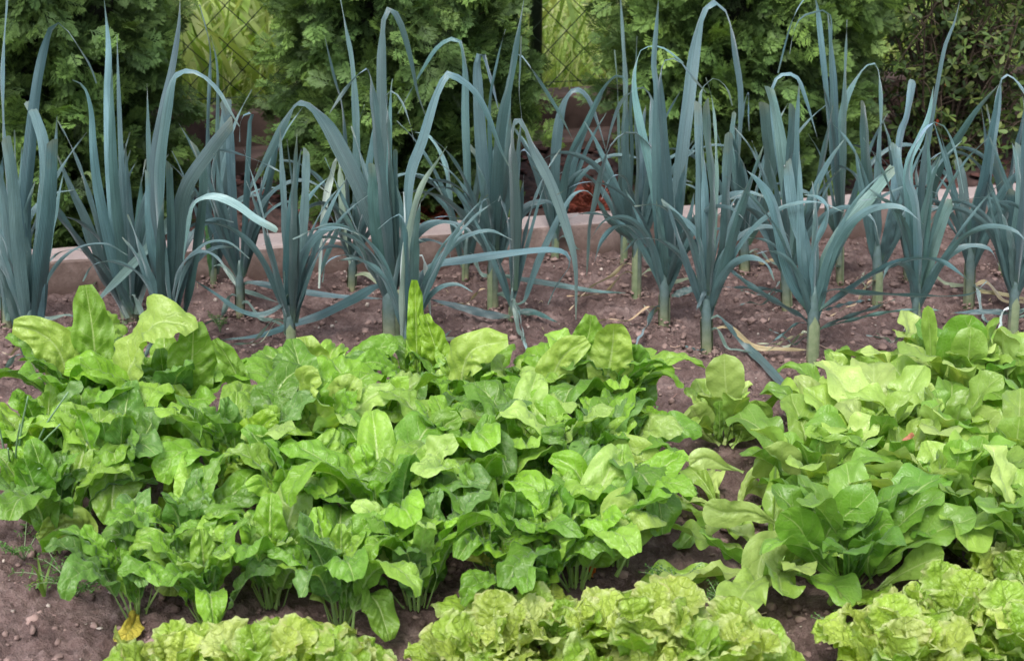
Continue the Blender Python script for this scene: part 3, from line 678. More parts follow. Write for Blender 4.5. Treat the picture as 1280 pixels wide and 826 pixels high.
leek('B', 425, 1500, 1380, 42, [
 (44,'n','',[(420,1390),(400,1000),(385,700),(378,550)]), (46,'n','',[(430,1390),(432,1100),(438,800),(452,575)]), (52,'n','x',[(445,1390),(470,1100),(485,800),(490,640)]),
 (20,'d','',[(440,1390),(455,1000),(420,700),(408,600)]), (34,'b','',[(440,1350),(450,1050),(475,900),(530,815),(592,758)]),
 (25,'b','',[(415,1265),(370,1320),(290,1352),(200,1330),(100,1262),(10,1205)]), (34,'w','x',[(430,1400),(400,1410),(425,1450),(440,1510)]), (16,'l','x',[(402,1440),(396,1300),(396,1165)]), (50,'d','x',[(430,1390),(415,1150),(430,900),(470,640)])],
 'narrow upright leek with a torn white collar at its foot, behind the chard')
leek('B', 855, 1460, 1290, 70, [
 (52,'n','',[(850,1250),(830,1000),(820,700),(815,400),(815,200),(822,80),(850,38),(895,90),(940,250),(970,400),(1005,500)]),
 (62,'n','',[(860,1250),(830,950),(800,680),(780,450),(757,305),(720,318),(650,400),(590,490)]), (35,'n','',[(870,1250),(850,950),(850,600),(855,400),(862,340)]),
 (25,'b','',[(880,1200),(860,900),(840,500),(835,405),(870,395),(910,450),(945,560),(955,620)]),
 (78,'d','',[(860,1240),(800,1010),(720,800),(640,640),(580,530),(510,452),(450,440),(400,520),(300,720),(235,840)]), (28,'n','x',[(890,1230),(880,1000),(875,640)]),
 (46,'n','',[(880,1400),(890,1290),(850,1235),(800,1225),(700,1280),(560,1350),(440,1390),(300,1440),(120,1462)]), (42,'d','',[(850,1260),(770,1180),(720,1060),(650,920),(600,870)]),
 (60,'d','x',[(850,1260),(810,1100),(780,900),(770,700)]),(44,'n','x',[(870,1260),(905,1060),(900,900),(880,800)])],
 'stout leek left of the middle with a very long leaf arching left')
leek('B', 925, 1570, 1440, 40, [
 (56,'n','',[(925,1420),(925,1100),(930,780),(990,600),(1050,400),(1095,322),(1130,325),(1206,380),(1266,480),(1326,640),(1376,740)]),
 (44,'p','',[(905,1470),(915,1200),(940,980),(985,810),(1050,700),(1097,630)]), (14,'w','',[(905,1450),(900,1200),(915,980),(910,825)]), (30,'n','',[(930,1450),(930,1200),(910,950),(870,930),(800,985)]),
 (34,'w','',[(940,1450),(955,1250),(970,1100),(1000,1115),(1015,1250),(1028,1370)]), (15,'n','',[(935,1350),(1010,1180),(1090,1040),(1182,948)]),
 (42,'b','',[(935,1420),(960,1250),(1026,1145),(1176,1115),(1386,1085),(1526,1072),(1606,1085),(1626,1140),(1566,1230),(1530,1310)]), (50,'d','x',[(930,1470),(950,1200),(960,1000),(985,850)])],
 'leek with a pale white edged leaf slanting right, close behind the chard')
leek('B', 685, 1245, 1130, 36, [
 (36,'n','',[(690,1150),(700,900),(705,600),(690,300),(660,120),(638,0),(628,-60)]), (22,'n','',[(680,1150),(670,900),(650,500),(610,330),(563,125)]), (18,'n','',[(695,1150),(710,900),(715,560),(742,450)]),
 (36,'p','',[(680,1170),(655,1000),(628,690),(600,740),(560,950),(545,1240)]), (30,'n','',[(690,1170),(640,1000),(600,890),(570,900),(555,1050),(550,1240)]), (42,'d','',[(690,1180),(722,960),(690,880),(620,1000),(570,1120),(540,1225)])],
 'back row leek with a pale green fallen leaf and one thin leaf reaching the top')
leek('C', 470, 1318, 1120, 46, [
 (60,'n','',[(470,1100),(450,900),(420,650),(405,400),(405,258),(428,230),(450,300),(480,420),(492,470)]), (52,'n','',[(480,1100),(480,900),(500,550),(540,350),(575,150),(605,-20)]),
 (50,'d','',[(490,1100),(500,900),(530,700),(545,480)]), (20,'d','',[(480,1100),(460,700),(455,450),(490,250),(522,128)]), (36,'b','',[(490,1090),(540,800),(530,500),(550,280),(575,235),(620,280),(700,400),(760,500),(812,602)]),
 (28,'n','',[(500,1180),(600,1200),(750,1225),(900,1250),(1040,1260)]), (56,'n','',[(470,1090),(400,1010),(330,920),(240,850),(130,825),(55,832)]), (50,'n','x',[(465,1120),(440,950),(430,800),(400,700)])],
 'leek standing clear in the middle with a tall straight leaf beside the fence post')
leek('C', 350, 1190, 1080, 28, [
 (36,'n','',[(355,1150),(360,800),(350,500),(350,300),(330,180),(290,165),(230,200),(170,290),(60,490)]), (30,'n','x',[(365,1150),(390,900),(410,700),(370,630)]), (36,'b','',[(340,1150),(290,900),(270,720),(200,590),(128,568)]),
 (26,'d','x',[(360,1150),(420,900),(440,800)]), (20,'d','',[(345,1150),(300,1000),(300,930),(290,850)])],
 'slender back leek whose thin leaf arches left before the middle conifer')
leek('C', 545, 1380, 1290, 20, [
 (18,'n','',[(550,1250),(555,1000),(572,700),(580,600),(590,500),(580,400),(585,280),(590,155)]), (36,'n','',[(555,1250),(580,950),(602,750)]), (20,'n','x',[(550,1260),(540,1000),(500,850),(492,862)]),
 (26,'l','f',[(550,1330),(572,1335),(590,1400),(605,1480),(622,1540)]), (40,'n','',[(540,1360),(450,1350),(330,1320),(190,1285)]), (26,'d','',[(560,1340),(640,1340),(745,1385)]),
 (34,'n','',[(560,1300),(600,1290),(660,1130),(710,1020),(770,900),(820,832),(870,820),(905,850)]), (64,'b','',[(560,1250),(560,900),(545,600),(562,512),(605,530),(650,650),(720,790),(790,990),(825,1150),(825,1375)]),
 (32,'b','',[(560,1200),(570,800),(592,650),(640,690),(700,780),(742,840)])],
 'thin stemmed leek in front with a wide pale leaf folding down to the right')
leek('C', 733, 1110, 1010, 32, [
 (46,'n','',[(735,1050),(735,700),(760,480),(800,395),(842,385),(885,430),(930,560),(955,650)]), (42,'n','',[(740,1050),(790,720),(870,540),(940,390),(1000,328),(1040,350),(1042,420)]), (34,'d','',[(730,1050),(715,850),(700,700)])],
 'back leek before the exposed plinth, two leaves looping right')
leek('D', 205, 1132, 1000, 30, [
 (32,'n','',[(205,1000),(205,700),(215,400),(205,200),(192,0),(188,-60)]), (18,'n','',[(215,1000),(240,700),(235,450),(255,300),(262,158)]), (12,'g','',[(205,1000),(190,800),(180,400),(166,215)]), (34,'n','x',[(210,1010),(260,850),(270,700),(250,470)]), (40,'d','x',[(200,1010),(190,820),(200,640)])],
 'back row leek right of the second fence gap with thin upright leaves')
leek('D', 262, 1275, 1040, 40, [
 (58,'b','',[(265,1000),(335,800),(330,520),(310,400),(270,383),(205,430),(160,530),(128,655)]), (46,'n','',[(265,1030),(230,900),(215,650),(225,440)]), (42,'n','',[(275,1030),(290,800),(290,550),(300,450)]),
 (36,'d','',[(250,1050),(200,1000),(130,930),(80,830)]), (36,'n','x',[(280,1000),(320,860),(330,700)]), (20,'t','',[(240,1140),(208,1138),(150,1190),(60,1240),(-30,1335)]), (44,'d','',[(262,1040),(225,960),(180,860),(150,760)])],
 'leek with green lower stem and a tan dried leaf trailing left')
leek('D', 380, 1402, 1230, 44, [
 (52,'n','',[(380,1250),(360,1000),(350,700),(350,400),(337,280),(348,100),(355,0),(358,-40)]), (46,'n','',[(385,1250),(400,950),(385,700),(370,500),(360,350),(375,268),(410,250),(450,265),(500,330),(560,400)]),
 (64,'n','',[(390,1250),(430,950),(450,700),(480,450),(510,200),(540,60),(590,5),(640,35),(670,120),(690,250),(710,400),(705,600),(700,720)]), (46,'n','',[(370,1250),(340,1100),(290,1030),(260,1000),(220,975),(160,985),(110,1040),(78,1130)]),
 (46,'b','',[(385,1250),(370,950),(345,700),(290,597),(220,573),(150,630),(110,750),(88,850),(60,970),(55,1050),(46,1185)]), (46,'n','x',[(400,1250),(420,1000),(400,760),(385,640),(368,630)]),
 (30,'n','x',[(410,1270),(470,1250),(512,1238)]), (34,'l','xf',[(385,1335),(345,1322),(310,1390),(255,1490)]), (36,'b','',[(380,1200),(330,800),(250,400),(270,232),(320,198),(380,208),(462,272)]), (50,'d','x',[(390,1250),(370,1050),(345,860)]), (46,'d','x',[(395,1250),(430,1060),(440,860),(470,700)])],
 'tall leek with the widest arched leaf, its top at the upper photo edge')
leek('D', 565, 1510, 1330, 46, [
 (52,'n','x',[(560,1300),(540,1050),(535,750),(525,440)]), (42,'n','x',[(570,1300),(585,1050),(590,800),(570,600),(560,430)]), (60,'d','x',[(580,1300),(640,1050),(650,800),(660,570)]),
 (52,'d','',[(590,1320),(660,1080),(740,820),(805,630)]), (22,'l','',[(565,1300),(600,900),(600,600),(585,430),(558,335)]), (32,'n','',[(545,1340),(500,1200),(450,1050),(400,900),(365,860)]),
 (34,'n','x',[(550,1320),(530,1030),(440,930),(368,868)]), (42,'n','xf',[(560,1380),(608,1352),(660,1400),(750,1500),(850,1610),(1000,1765)]), (30,'b','',[(570,1300),(540,900),(530,450),(560,360),(600,337),(650,380),(672,455)]), (16,'n','f',[(560,1505),(520,1505),(470,1488)]), (46,'n','x',[(575,1300),(560,1000),(555,800),(548,640)]), (30,'n','',[(545,1350),(560,1250),(520,1330),(515,1345)])],
 'front leek with a long leaf bent down across the bare soil to the right')
leek('D', 725, 1160, 1050, 40, [
 (24,'n','',[(725,1050),(700,850),(700,600),(720,470),(742,400),(742,500),(745,565)]), (56,'d','x',[(735,1050),(800,900),(832,700),(805,440)]), (32,'n','x',[(720,1050),(690,800),(670,600),(680,480)]), (40,'d','',[(725,1050),(715,800),(690,650),(660,560)]), (50,'d','x',[(730,1050),(735,850),(720,700)])],
 'dark back leek partly hidden behind the front leek, a broad cut leaf on its right')
leek('D', 910, 1330, 1170, 42, [
 (62,'n','',[(900,1180),(850,1050),(790,930),(742,852),(700,845),(648,862)]), (58,'b','x',[(910,1170),(920,950),(890,700),(860,500),(828,372)]), (46,'n','',[(915,1170),(940,900),(945,600),(955,450),(960,345)]), (40,'n','x',[(910,1170),(905,850),(925,600),(930,450)]),
 (34,'b','',[(920,1170),(900,900),(850,500),(842,380),(880,322),(950,330),(990,430),(1040,600)]), (36,'d','',[(930,1170),(960,1000),(995,870)]), (50,'d','x',[(935,1170),(1000,1000),(1050,750),(1105,455)]), (22,'n','',[(905,1270),(870,1252),(750,1240),(610,1234)])],
 'second row leek left of the spreading front leek, with one bright broad leaf tip')
leek('E', 190, 1552, 1340, 52, [
 (60,'g','x',[(195,1330),(240,1150),(330,980),(450,830),(540,718)]), (80,'b','',[(185,1330),(110,1200),(60,1020),(20,870),(-40,780),(-90,735)]), (62,'n','x',[(190,1320),(170,1100),(110,900),(85,690)]), (42,'b','',[(200,1320),(200,1100),(250,950),(258,890),(220,850),(155,838)]),
 (22,'n','',[(195,1320),(195,1050),(216,790)]), (46,'n','',[(220,1340),(330,1260),(450,1180),(560,1130),(660,1113),(760,1130),(862,1205)]), (24,'b','',[(230,1340),(330,1310),(440,1288)]), (22,'g','',[(215,1430),(240,1410),(350,1380),(500,1345),(670,1330),(745,1336)]),
 (36,'n','',[(190,1420),(150,1370),(50,1310),(-60,1240),(-195,1135)]), (12,'t','',[(185,1450),(150,1438),(80,1460),(-25,1522)]), (25,'d','',[(215,1420),(300,1380),(440,1330),(545,1288)]), (38,'n','',[(215,1350),(260,1252),(400,1262),(600,1272),(780,1275),(880,1262),(940,1210)]), (46,'n','x',[(190,1330),(150,1150),(140,950),(135,650)]), (14,'d','f',[(190,1400),(130,1390),(60,1440),(-10,1490)])],
 'spreading front leek fanned open low over the soil, right of the middle')
leek('E', 310, 1218, 1020, 30, [
 (46,'n','',[(310,1000),(310,750),(290,500),(280,300),(262,100),(257,55)]), (28,'n','',[(320,1000),(325,700),(330,400),(335,250),(340,85)]), (36,'b','',[(315,1000),(310,700),(320,480),(370,350),(430,275),(470,285),(487,400),(485,600),(480,700)]),
 (36,'G','',[(330,1020),(360,900),(400,760),(402,680)]), (40,'d','',[(305,1020),(260,900),(238,740)]), (16,'b','',[(300,900),(270,300),(268,70),(200,55),(140,80),(110,140),(93,235)]), (25,'b','',[(300,950),(240,300),(200,-10),(150,8),(105,90),(75,190),(43,315)])],
 'tall back leek with one fresh yellow green leaf and thin tips drooping left')
leek('E', 470, 1305, 1120, 44, [
 (58,'d','x',[(470,1100),(440,900),(425,700),(412,438)]), (42,'n','',[(480,1100),(470,850),(480,600),(482,510)]), (52,'b','x',[(490,1100),(540,900),(570,600),(600,500),(624,343)]), (52,'n','x',[(495,1120),(530,950),(565,840)]), (46,'d','x',[(465,1100),(440,950),(400,800)])],
 'upright second row leek with two broad square cut leaves before the shrub')
leek('E', 625, 1540, 1270, 38, [
 (50,'n','x',[(640,1250),(640,1050),(600,880),(560,730),(545,618)]), (42,'n','',[(650,1250),(660,1000),(700,800),(742,670)]), (50,'g','x',[(660,1260),(700,1100),(750,950),(787,858)]), (52,'b','',[(645,1250),(615,950),(600,720),(650,600),(690,500),(712,372)]),
 (26,'n','',[(650,1250),(660,800),(708,480),(730,350),(760,200),(800,100),(825,0),(832,-50)]), (42,'b','',[(650,1250),(640,900),(605,760),(640,620),(700,538),(750,540),(800,640),(842,830)]), (24,'p','f',[(640,1330),(670,1370),(702,1460)]), (30,'n','',[(650,1250),(690,900),(690,650),(680,560)])],
 'front leek beside the romaine lettuce, one long narrow leaf rising to the top edge')
leek('E', 595, 1205, 1120, 24, [
 (30,'n','',[(600,1150),(650,900),(640,730),(662,690),(700,740),(722,826),(740,910)]), (36,'n','',[(595,1150),(620,950),(600,800)]), (30,'b','',[(600,1150),(640,850),(688,712),(740,725),(790,790),(832,865)]),
 (50,'d','',[(600,1170),(670,920),(740,710),(820,590),(900,470),(992,365)]), (36,'d','',[(600,1150),(680,850),(740,900),(832,1042)])],
 'small back leek whose dark leaf slants up to the right before the shrub')
leek('E', 865, 1325, 1120, 42, [
 (52,'n','x',[(870,1120),(850,950),(840,800),(815,680)]), (42,'n','',[(880,1120),(900,900),(930,760),(955,600),(982,450),(1003,335)]), (46,'n','x',[(885,1130),(950,980),(1000,860),(1035,788)]), (22,'n','',[(880,1100),(940,800),(935,600),(918,465)]),
 (18,'t','',[(890,1250),(1000,1262),(1150,1295)]), (40,'b','',[(880,1120),(940,760),(980,500),(1003,337),(1050,330),(1100,390),(1135,470)]), (44,'d','x',[(870,1130),(880,950),(900,800)])],
 'second row leek right of the leek beside the romaine, a thin leaf pointing straight up')
leek('E', 1010, 1165, 1010, 28, [
 (46,'d','',[(1010,1000),(1010,850),(970,600),(940,450)]), (36,'n','',[(1015,1000),(1050,750),(1090,550),(1122,390)]), (30,'n','x',[(1005,1000),(960,900),(948,770)]), (38,'n','x',[(1020,1000),(1040,800),(1062,700),(1052,625)]), (30,'b','',[(1015,1000),(1060,860),(1090,840),(1120,930)])],
 'back row leek near the right edge, in front of the end of the kerb')
leek('E', 1050, 1440, 1260, 44, [
 (62,'b','',[(1060,1250),(1080,950),(1085,800),(1070,680),(1048,610)]), (52,'n','',[(1070,1250),(1100,900),(1110,600),(1122,300)]), (60,'d','x',[(1050,1250),(1060,950),(1040,815)]), (38,'w','xf',[(1050,1345),(1042,1330),(1010,1350),(998,1480)]), (26,'n','',[(1040,1345),(950,1338),(795,1345)]), (26,'n','',[(1060,1350),(1130,1328)]), (44,'d','x',[(1060,1250),(1075,1050),(1100,850)]), (40,'n','',[(1060,1250),(1050,1050),(1000,900)])],
 'leek at the right edge behind the romaine, a whitish leaf folded at its foot')
leek('E', 1180, 1400, 1250, 44, [
 (52,'n','',[(1180,1250),(1160,900),(1130,500),(1115,330)]), (44,'n','',[(1190,1250),(1230,900),(1240,600)]), (50,'n','x',[(1175,1250),(1110,1000),(1085,800),(1080,620)]), (44,'b','',[(1180,1250),(1140,900),(1108,500),(1090,400)])],
 'leek cut off by the right edge, only its leftmost leaves showing')
mb = MB(); rr_ = np.random.default_rng(33)
for q in LK:
    for i in range(46):
        a_ = rr_.uniform(0, 6.28); d_ = .012+abs(rr_.normal(0, .022)); x = q.location.x+math.cos(a_)*d_; y = q.location.y+math.sin(a_)*d_; r_ = .0018+.0048*rr_.random()**2
        V, F = lump(r_, int(i+abs(q.location.x)*9999), .6); mb.add(V+np.array([x, y, soil_h(x, y)+.002+max(0, .012-.35*d_)*.6]), F, c=np.array([1, 1, 1])*rr_.uniform(.6, 1.25))
tag(mb.build('soil_crumbs', M['clod'], smooth=True), 'soil crumbs heaped round the feet of the leeks', 'soil crumbs', kind='stuff')

# ------------------------------------------------------------------ broad leaves
def blade(C, Wd, width, parent, base, color, mat, seed, pet=.3, nu=34, nv=15, name='leaf', shape='chard', puff=.0035, ruff=.006, cup=.15, nlat=8, irregular=.07, tipcurl=0, uvpet=True):
    """broad leaf on a midrib path C; Wd sideways directions; the first `pet` of the path is the stalk"""
    r = np.random.default_rng(seed); C = catmull(C, nu); Wd = catmull(Wd, nu); T = norm(np.gradient(C, axis=0)); Wd = norm(Wd-T*np.sum(Wd*T, 1, keepdims=True)); N = np.cross(Wd, T)
    s = np.linspace(0, 1, nu); u = (s-pet)/(1-pet); v = np.linspace(-1, 1, nv); uc = np.clip(u, 0, 1)
    if shape == 'chard':      wf = np.sin(np.pi*np.clip(uc*.93+.03, 0, 1)**1.08)**.55
    elif shape == 'romaine':  wf = (uc**.55)*(1-np.clip((uc-.62)/.38, 0, 1)**2.6)**.5*(.35+.65*np.clip(uc*1.6, 0, 1))
    elif shape == 'curly':    wf = (uc**.6)*(1-np.clip((uc-.62)/.38, 0, 1)**2.4)**.5*(.55+.45*uc)
    elif shape == 'oval':     wf = np.sin(np.pi*np.clip(uc*.96+.02, 0, 1))**.7
    elif shape == 'lobed':    wf = np.sin(np.pi*np.clip(uc*.96+.02, 0, 1))**.6*(1+.28*np.sin(uc*np.pi*7))
    wf = wf*(u > 0)
    L = np.linalg.norm(np.diff(C, axis=0), axis=1).sum()
    half = width/2*wf*(1+irregular*np.sin(s*r.uniform(20, 32)+r.uniform(0, 6))); pw = max(.0022, width*.035)
    stalk = pw*(1.25-.75*np.clip(s/max(pet, .05), 0, 1)*.6)*(1-.75*uc); h = np.maximum(half, stalk)
    U2, V2 = np.meshgrid(s, v, indexing='ij'); Uu = np.meshgrid(u, v, indexing='ij')[0]; inb = np.clip(Uu*8, 0, 1)*np.clip((1-Uu)*9+.15, 0, 1)
    side = np.where(V2 < 0, 0.0, .9)+r.uniform(0, 6.28)
    na, nb2 = snoise(7, 1, seed+5), snoise(7, 1, seed+9)
    X_, Y_ = Uu*L*(1-pet), V2*h[:, None]
    ph = Uu*nlat-np.abs(V2)*1.7+.25*na(X_*30, Y_*30)
    pf = np.abs(np.sin(np.pi*(ph+.5)))**.6*np.minimum(1, np.abs(V2)*3.2)*(1-np.abs(V2)**3)
    off = puff*inb*pf*(1+.5*nb2(X_*60, Y_*60))+puff*.55*inb*na(X_*150, Y_*150)*np.minimum(1, np.abs(V2)*4)
    off += cup*h[:, None]*np.abs(V2)**1.5*inb
    if shape == 'curly':
        e = np.abs(V2)**1.6
        off += ruff*inb*e*(1.0*np.sin(X_*r.uniform(95, 140)+side*3+1.5*na(X_*20, Y_*20))+.32*np.abs(V2)**1.5*np.sin(X_*r.uniform(420, 520)+V2*3+side+na(X_*50, Y_*50))+.40*np.abs(V2)**3*np.sin(X_*850+side+2*nb2(X_*60, Y_*60))*.6)+.0009*inb*na(X_*200, Y_*200)
        te = np.clip((Uu-.72)/.28, 0, 1)**1.5; off += ruff*te*(.6*np.sin(Y_*r.uniform(100, 140)+side)+.3*np.sin(Y_*420+side+nb2(X_*40, Y_*40)))
    else:
        off += ruff*inb*np.abs(V2)**2.2*(np.sin(X_*r.uniform(45, 80)+side*2)+.6*np.sin(X_*r.uniform(110, 160)+side*5))
        off += ruff*.8*inb*nb2(X_*18, Y_*18)
    groove = -.0012*np.exp(-(V2/.09)**2)*inb
    lat = Y_.copy()
    if shape == 'curly': lat = lat*(1+.04*np.sin(X_*520+side*2)*np.abs(V2)**3)
    P = C[:, None]+Wd[:, None]*lat[:, :, None]+N[:, None]*(off+groove)[:, :, None]
    # the stalk is a small gutter
    st = (1-np.clip(Uu*10+1, 0, 1)); P = P-N[:, None]*(st*stalk[:, None]*.8*(1-V2**2))[:, :, None]
    if shape == 'curly': P += T[:, None]*(ruff*.2*np.clip((Uu-.6)*2.5, 0, 1)*np.sin(Y_*420+side))[:, :, None]
    V = P.reshape(-1, 3); V[:, 2] = np.maximum(V[:, 2], .004+.004*np.abs(V2.ravel()))
    uv = np.stack([Uu.ravel(), V2.ravel()], 1)
    return mesh_obj(name, V-base, grid_faces(nu, nv), M[mat], parent, uv=uv, color=np.minimum(color, .9))
def rosette(root, base, n, r, L, Wf, e0, e1, pet, col, mat, seed, shape, bend=1.5, start=.006, **kw):
    for i in range(n):
        f = i/max(n-1, 1)                                     # 0 = outer leaf, 1 = heart leaf
        az = (i*2.39996+seed) % (2*math.pi)+r.normal(0, .25)
        l = L*(1-.38*f)*r.uniform(.82, 1.15); a0 = e0[0]+(e0[1]-e0[0])*f+r.normal(0, .09); a1 = e1[0]+(e1[1]-e1[0])*f+r.normal(0, .3)
        a0 = min(a0, 1.5); P = arch_path(base+np.array([0, 0, .002]), az, a0, min(a1, a0), l, 7, start*(1-.5*f)*r.uniform(.4, 1.3), bend*r.uniform(.8, 1.3))
        sd_ = np.array([math.sin(az), -math.cos(az), 0]); tw0 = r.normal(0, .25); tw1 = tw0+r.normal(0, .38); W = []
        for k in range(7):
            D = np.array([math.cos(az), math.sin(az), 0]); tw = tw0+(tw1-tw0)*k/6; W.append(sd_*math.cos(tw)+np.array([-0.0, 0, 1])*math.sin(tw)*.8+D*0)
        c = np.array(col[r.integers(len(col))])*r.uniform(.82, 1.2)
        blade(P, np.array(W), l*Wf*r.uniform(.82, 1.2), root, base, c, mat, seed*100+i, pet=pet*r.uniform(.75, 1.2), shape=shape, **kw)

# --- chard -----------------------------------------------------------------
CH = [(.130, .29, .025), (.17, .36, .030), (.11, .25, .035), (.26, .46, .055), (.21, .42, .030), (.14, .29, .06), (.34, .51, .12)]
def hero(root, base, pts, w_, lean, tone, mat, seed, face=0.0, shape='chard', pet=.25, name='leaf', **kw):
    """a leaf whose midrib follows points read off the photo, leaning `lean` towards (+) or away from (-) the viewer"""
    P, d, prev = [], 0, None; fwd = base[1]*cp+CAM_H*sp; mpp = fwd/FPX
    tot = sum(math.dist(a, b) for a, b in zip(pts, pts[1:]))
    for q in pts:
        if prev is not None: d += math.dist(q, prev)*mpp
        prev = q; p = on_y(q[0], q[1], base[1]-lean*d)
        if p[2] < .012: p = on_z(q[0], q[1], .012)
        P.append(p)
    P = np.array(P); T = norm(np.gradient(P, axis=0)); view = norm(P-np.array([0, 0, CAM_H]))
    W = norm(np.cross(T, view)); 
    for i in range(1, len(W)):
        if W[i]@W[i-1] < 0: W[i] *= -1
    NN = np.cross(W, T); W = W*math.cos(face)+NN*math.sin(face)
    # upper face towards sky / viewer
    if (np.cross(W[-1], T[-1])@(-view[-1])) < 0 and lean > -.5: W = -W
    blade(P, W, w_*mpp, root, base, np.array(tone), mat, seed, pet=pet, shape=shape, name=name, **kw)
chard_spec = [
 # px, py, leaves, height m, label
 (72, 690, 8, .20, 'chard plant low at the left front, one leaf spread over bare soil'),
 (170, 770, 7, .17, 'small chard plant in front with a yellowed leaf lying at its foot'),
 (62, 612, 9, .20, 'leftmost chard plant, beside the grey green lobed weed'),
 (150, 650, 11, .22, 'chard plant in the middle of the left clump with drooping blistered leaves'),
 (110, 560, 10, .25, 'tallest chard plant of the left clump, a pale leaf tip curled left'),
 (215, 575, 10, .25, 'chard plant behind on the left with a big yellow green arched leaf'),
 (240, 728, 9, .18, 'chard plant with an orange withered leaf among its stalks'),
 (300, 640, 10, .22, 'chard plant with an upright translucent leaf, right of the left clump'),
 (340, 760, 8, .17, 'front chard plant with small upright yellow green leaves'),
 (345, 580, 6, .15, 'back chard plant at the bare gap between the two clumps'),
 (395, 620, 11, .23, 'chard plant with a dark flat upright leaf in the middle left'),
 (425, 782, 9, .19, 'front chard plant drooping over the curly lettuce, left of the bare notch'),
 (400, 545, 8, .19, 'back chard plant just right of the leek with the torn collar'),
 (480, 705, 11, .22, 'chard plant with large greyish lower leaves in the middle front'),
 (470, 590, 10, .22, 'pale chard plant in the middle of the big clump'),
 (520, 762, 7, .18, 'front chard plant at the bare notch, bright stalks showing'),
 (525, 530, 8, .20, 'back chard plant with thin upright leaves before the pale leek'),
 (565, 640, 11, .22, 'chard plant with a tall pointed bright leaf in the centre'),
 (590, 555, 9, .20, 'back chard plant right of the centre with narrow leaves'),
 (625, 740, 10, .19, 'front chard plant with a yellowed drooping leaf'),
 (650, 640, 11, .22, 'chard plant with a broad shiny leaf hanging forward'),
 (660, 550, 9, .20, 'back chard plant in front of the thin stemmed leek'),
 (720, 735, 9, .19, 'front chard plant with an orange brown withered stalk'),
 (735, 650, 11, .22, 'chard plant with creased bright leaves, right part of the big clump'),
 (745, 560, 10, .23, 'back right chard plant with deeply creased pale ribbed leaves'),
 (772, 708, 8, .18, 'chard plant at the right front beside the feathery weeds'),
 (770, 628, 8, .18, 'rightmost chard plant, leaves reaching over the bare soil'),
 (262, 782, 7, .16, 'small front chard plant between the yellowed leaf and the curly lettuce'),
 (665, 765, 6, .15, 'small front chard plant touching the middle curly lettuce'),
 (590, 690, 8, .20, 'chard plant with dark lower leaves right of the bare notch'),
 (375, 690, 9, .20, 'chard plant with glossy drooping leaves, behind the small yellow green one'),
 (768, 556, 7, .21, 'chard plant with one large dark upright leaf at the back right')]
chard_roots = []
for i, (x, y, n, h, lab) in enumerate(chard_spec):
    base = on_z(x, y); r = np.random.default_rng(500+i)
    root = empty('chard', base, lab, 'chard plant', 'chard plants in the front bed'); chard_roots.append((root, base))
    left = x < 260
    cols = [CH[k] for k in ((0, 2, 1, 5, 0, 1, 3, 4) if left else (0, 1, 3, 4, 3, 6, 5, 4, 1, 0))]
    rosette(root, base, n+8, r, h*(1.16 if y < 600 else 1.32), .265, (1.12, 1.54), (-.7, 1.5), .28, cols, 'chard', i+1, 'chard', bend=2.8, puff=.0080, ruff=.0062, cup=.16, start=.016, nu=46, nv=21, nlat=9, irregular=.025)
HB = (.24, .42, .03); HD = (.12, .27, .035); HP = (.33, .48, .09); HM = (.18, .34, .04); HY = (.42, .47, .07)
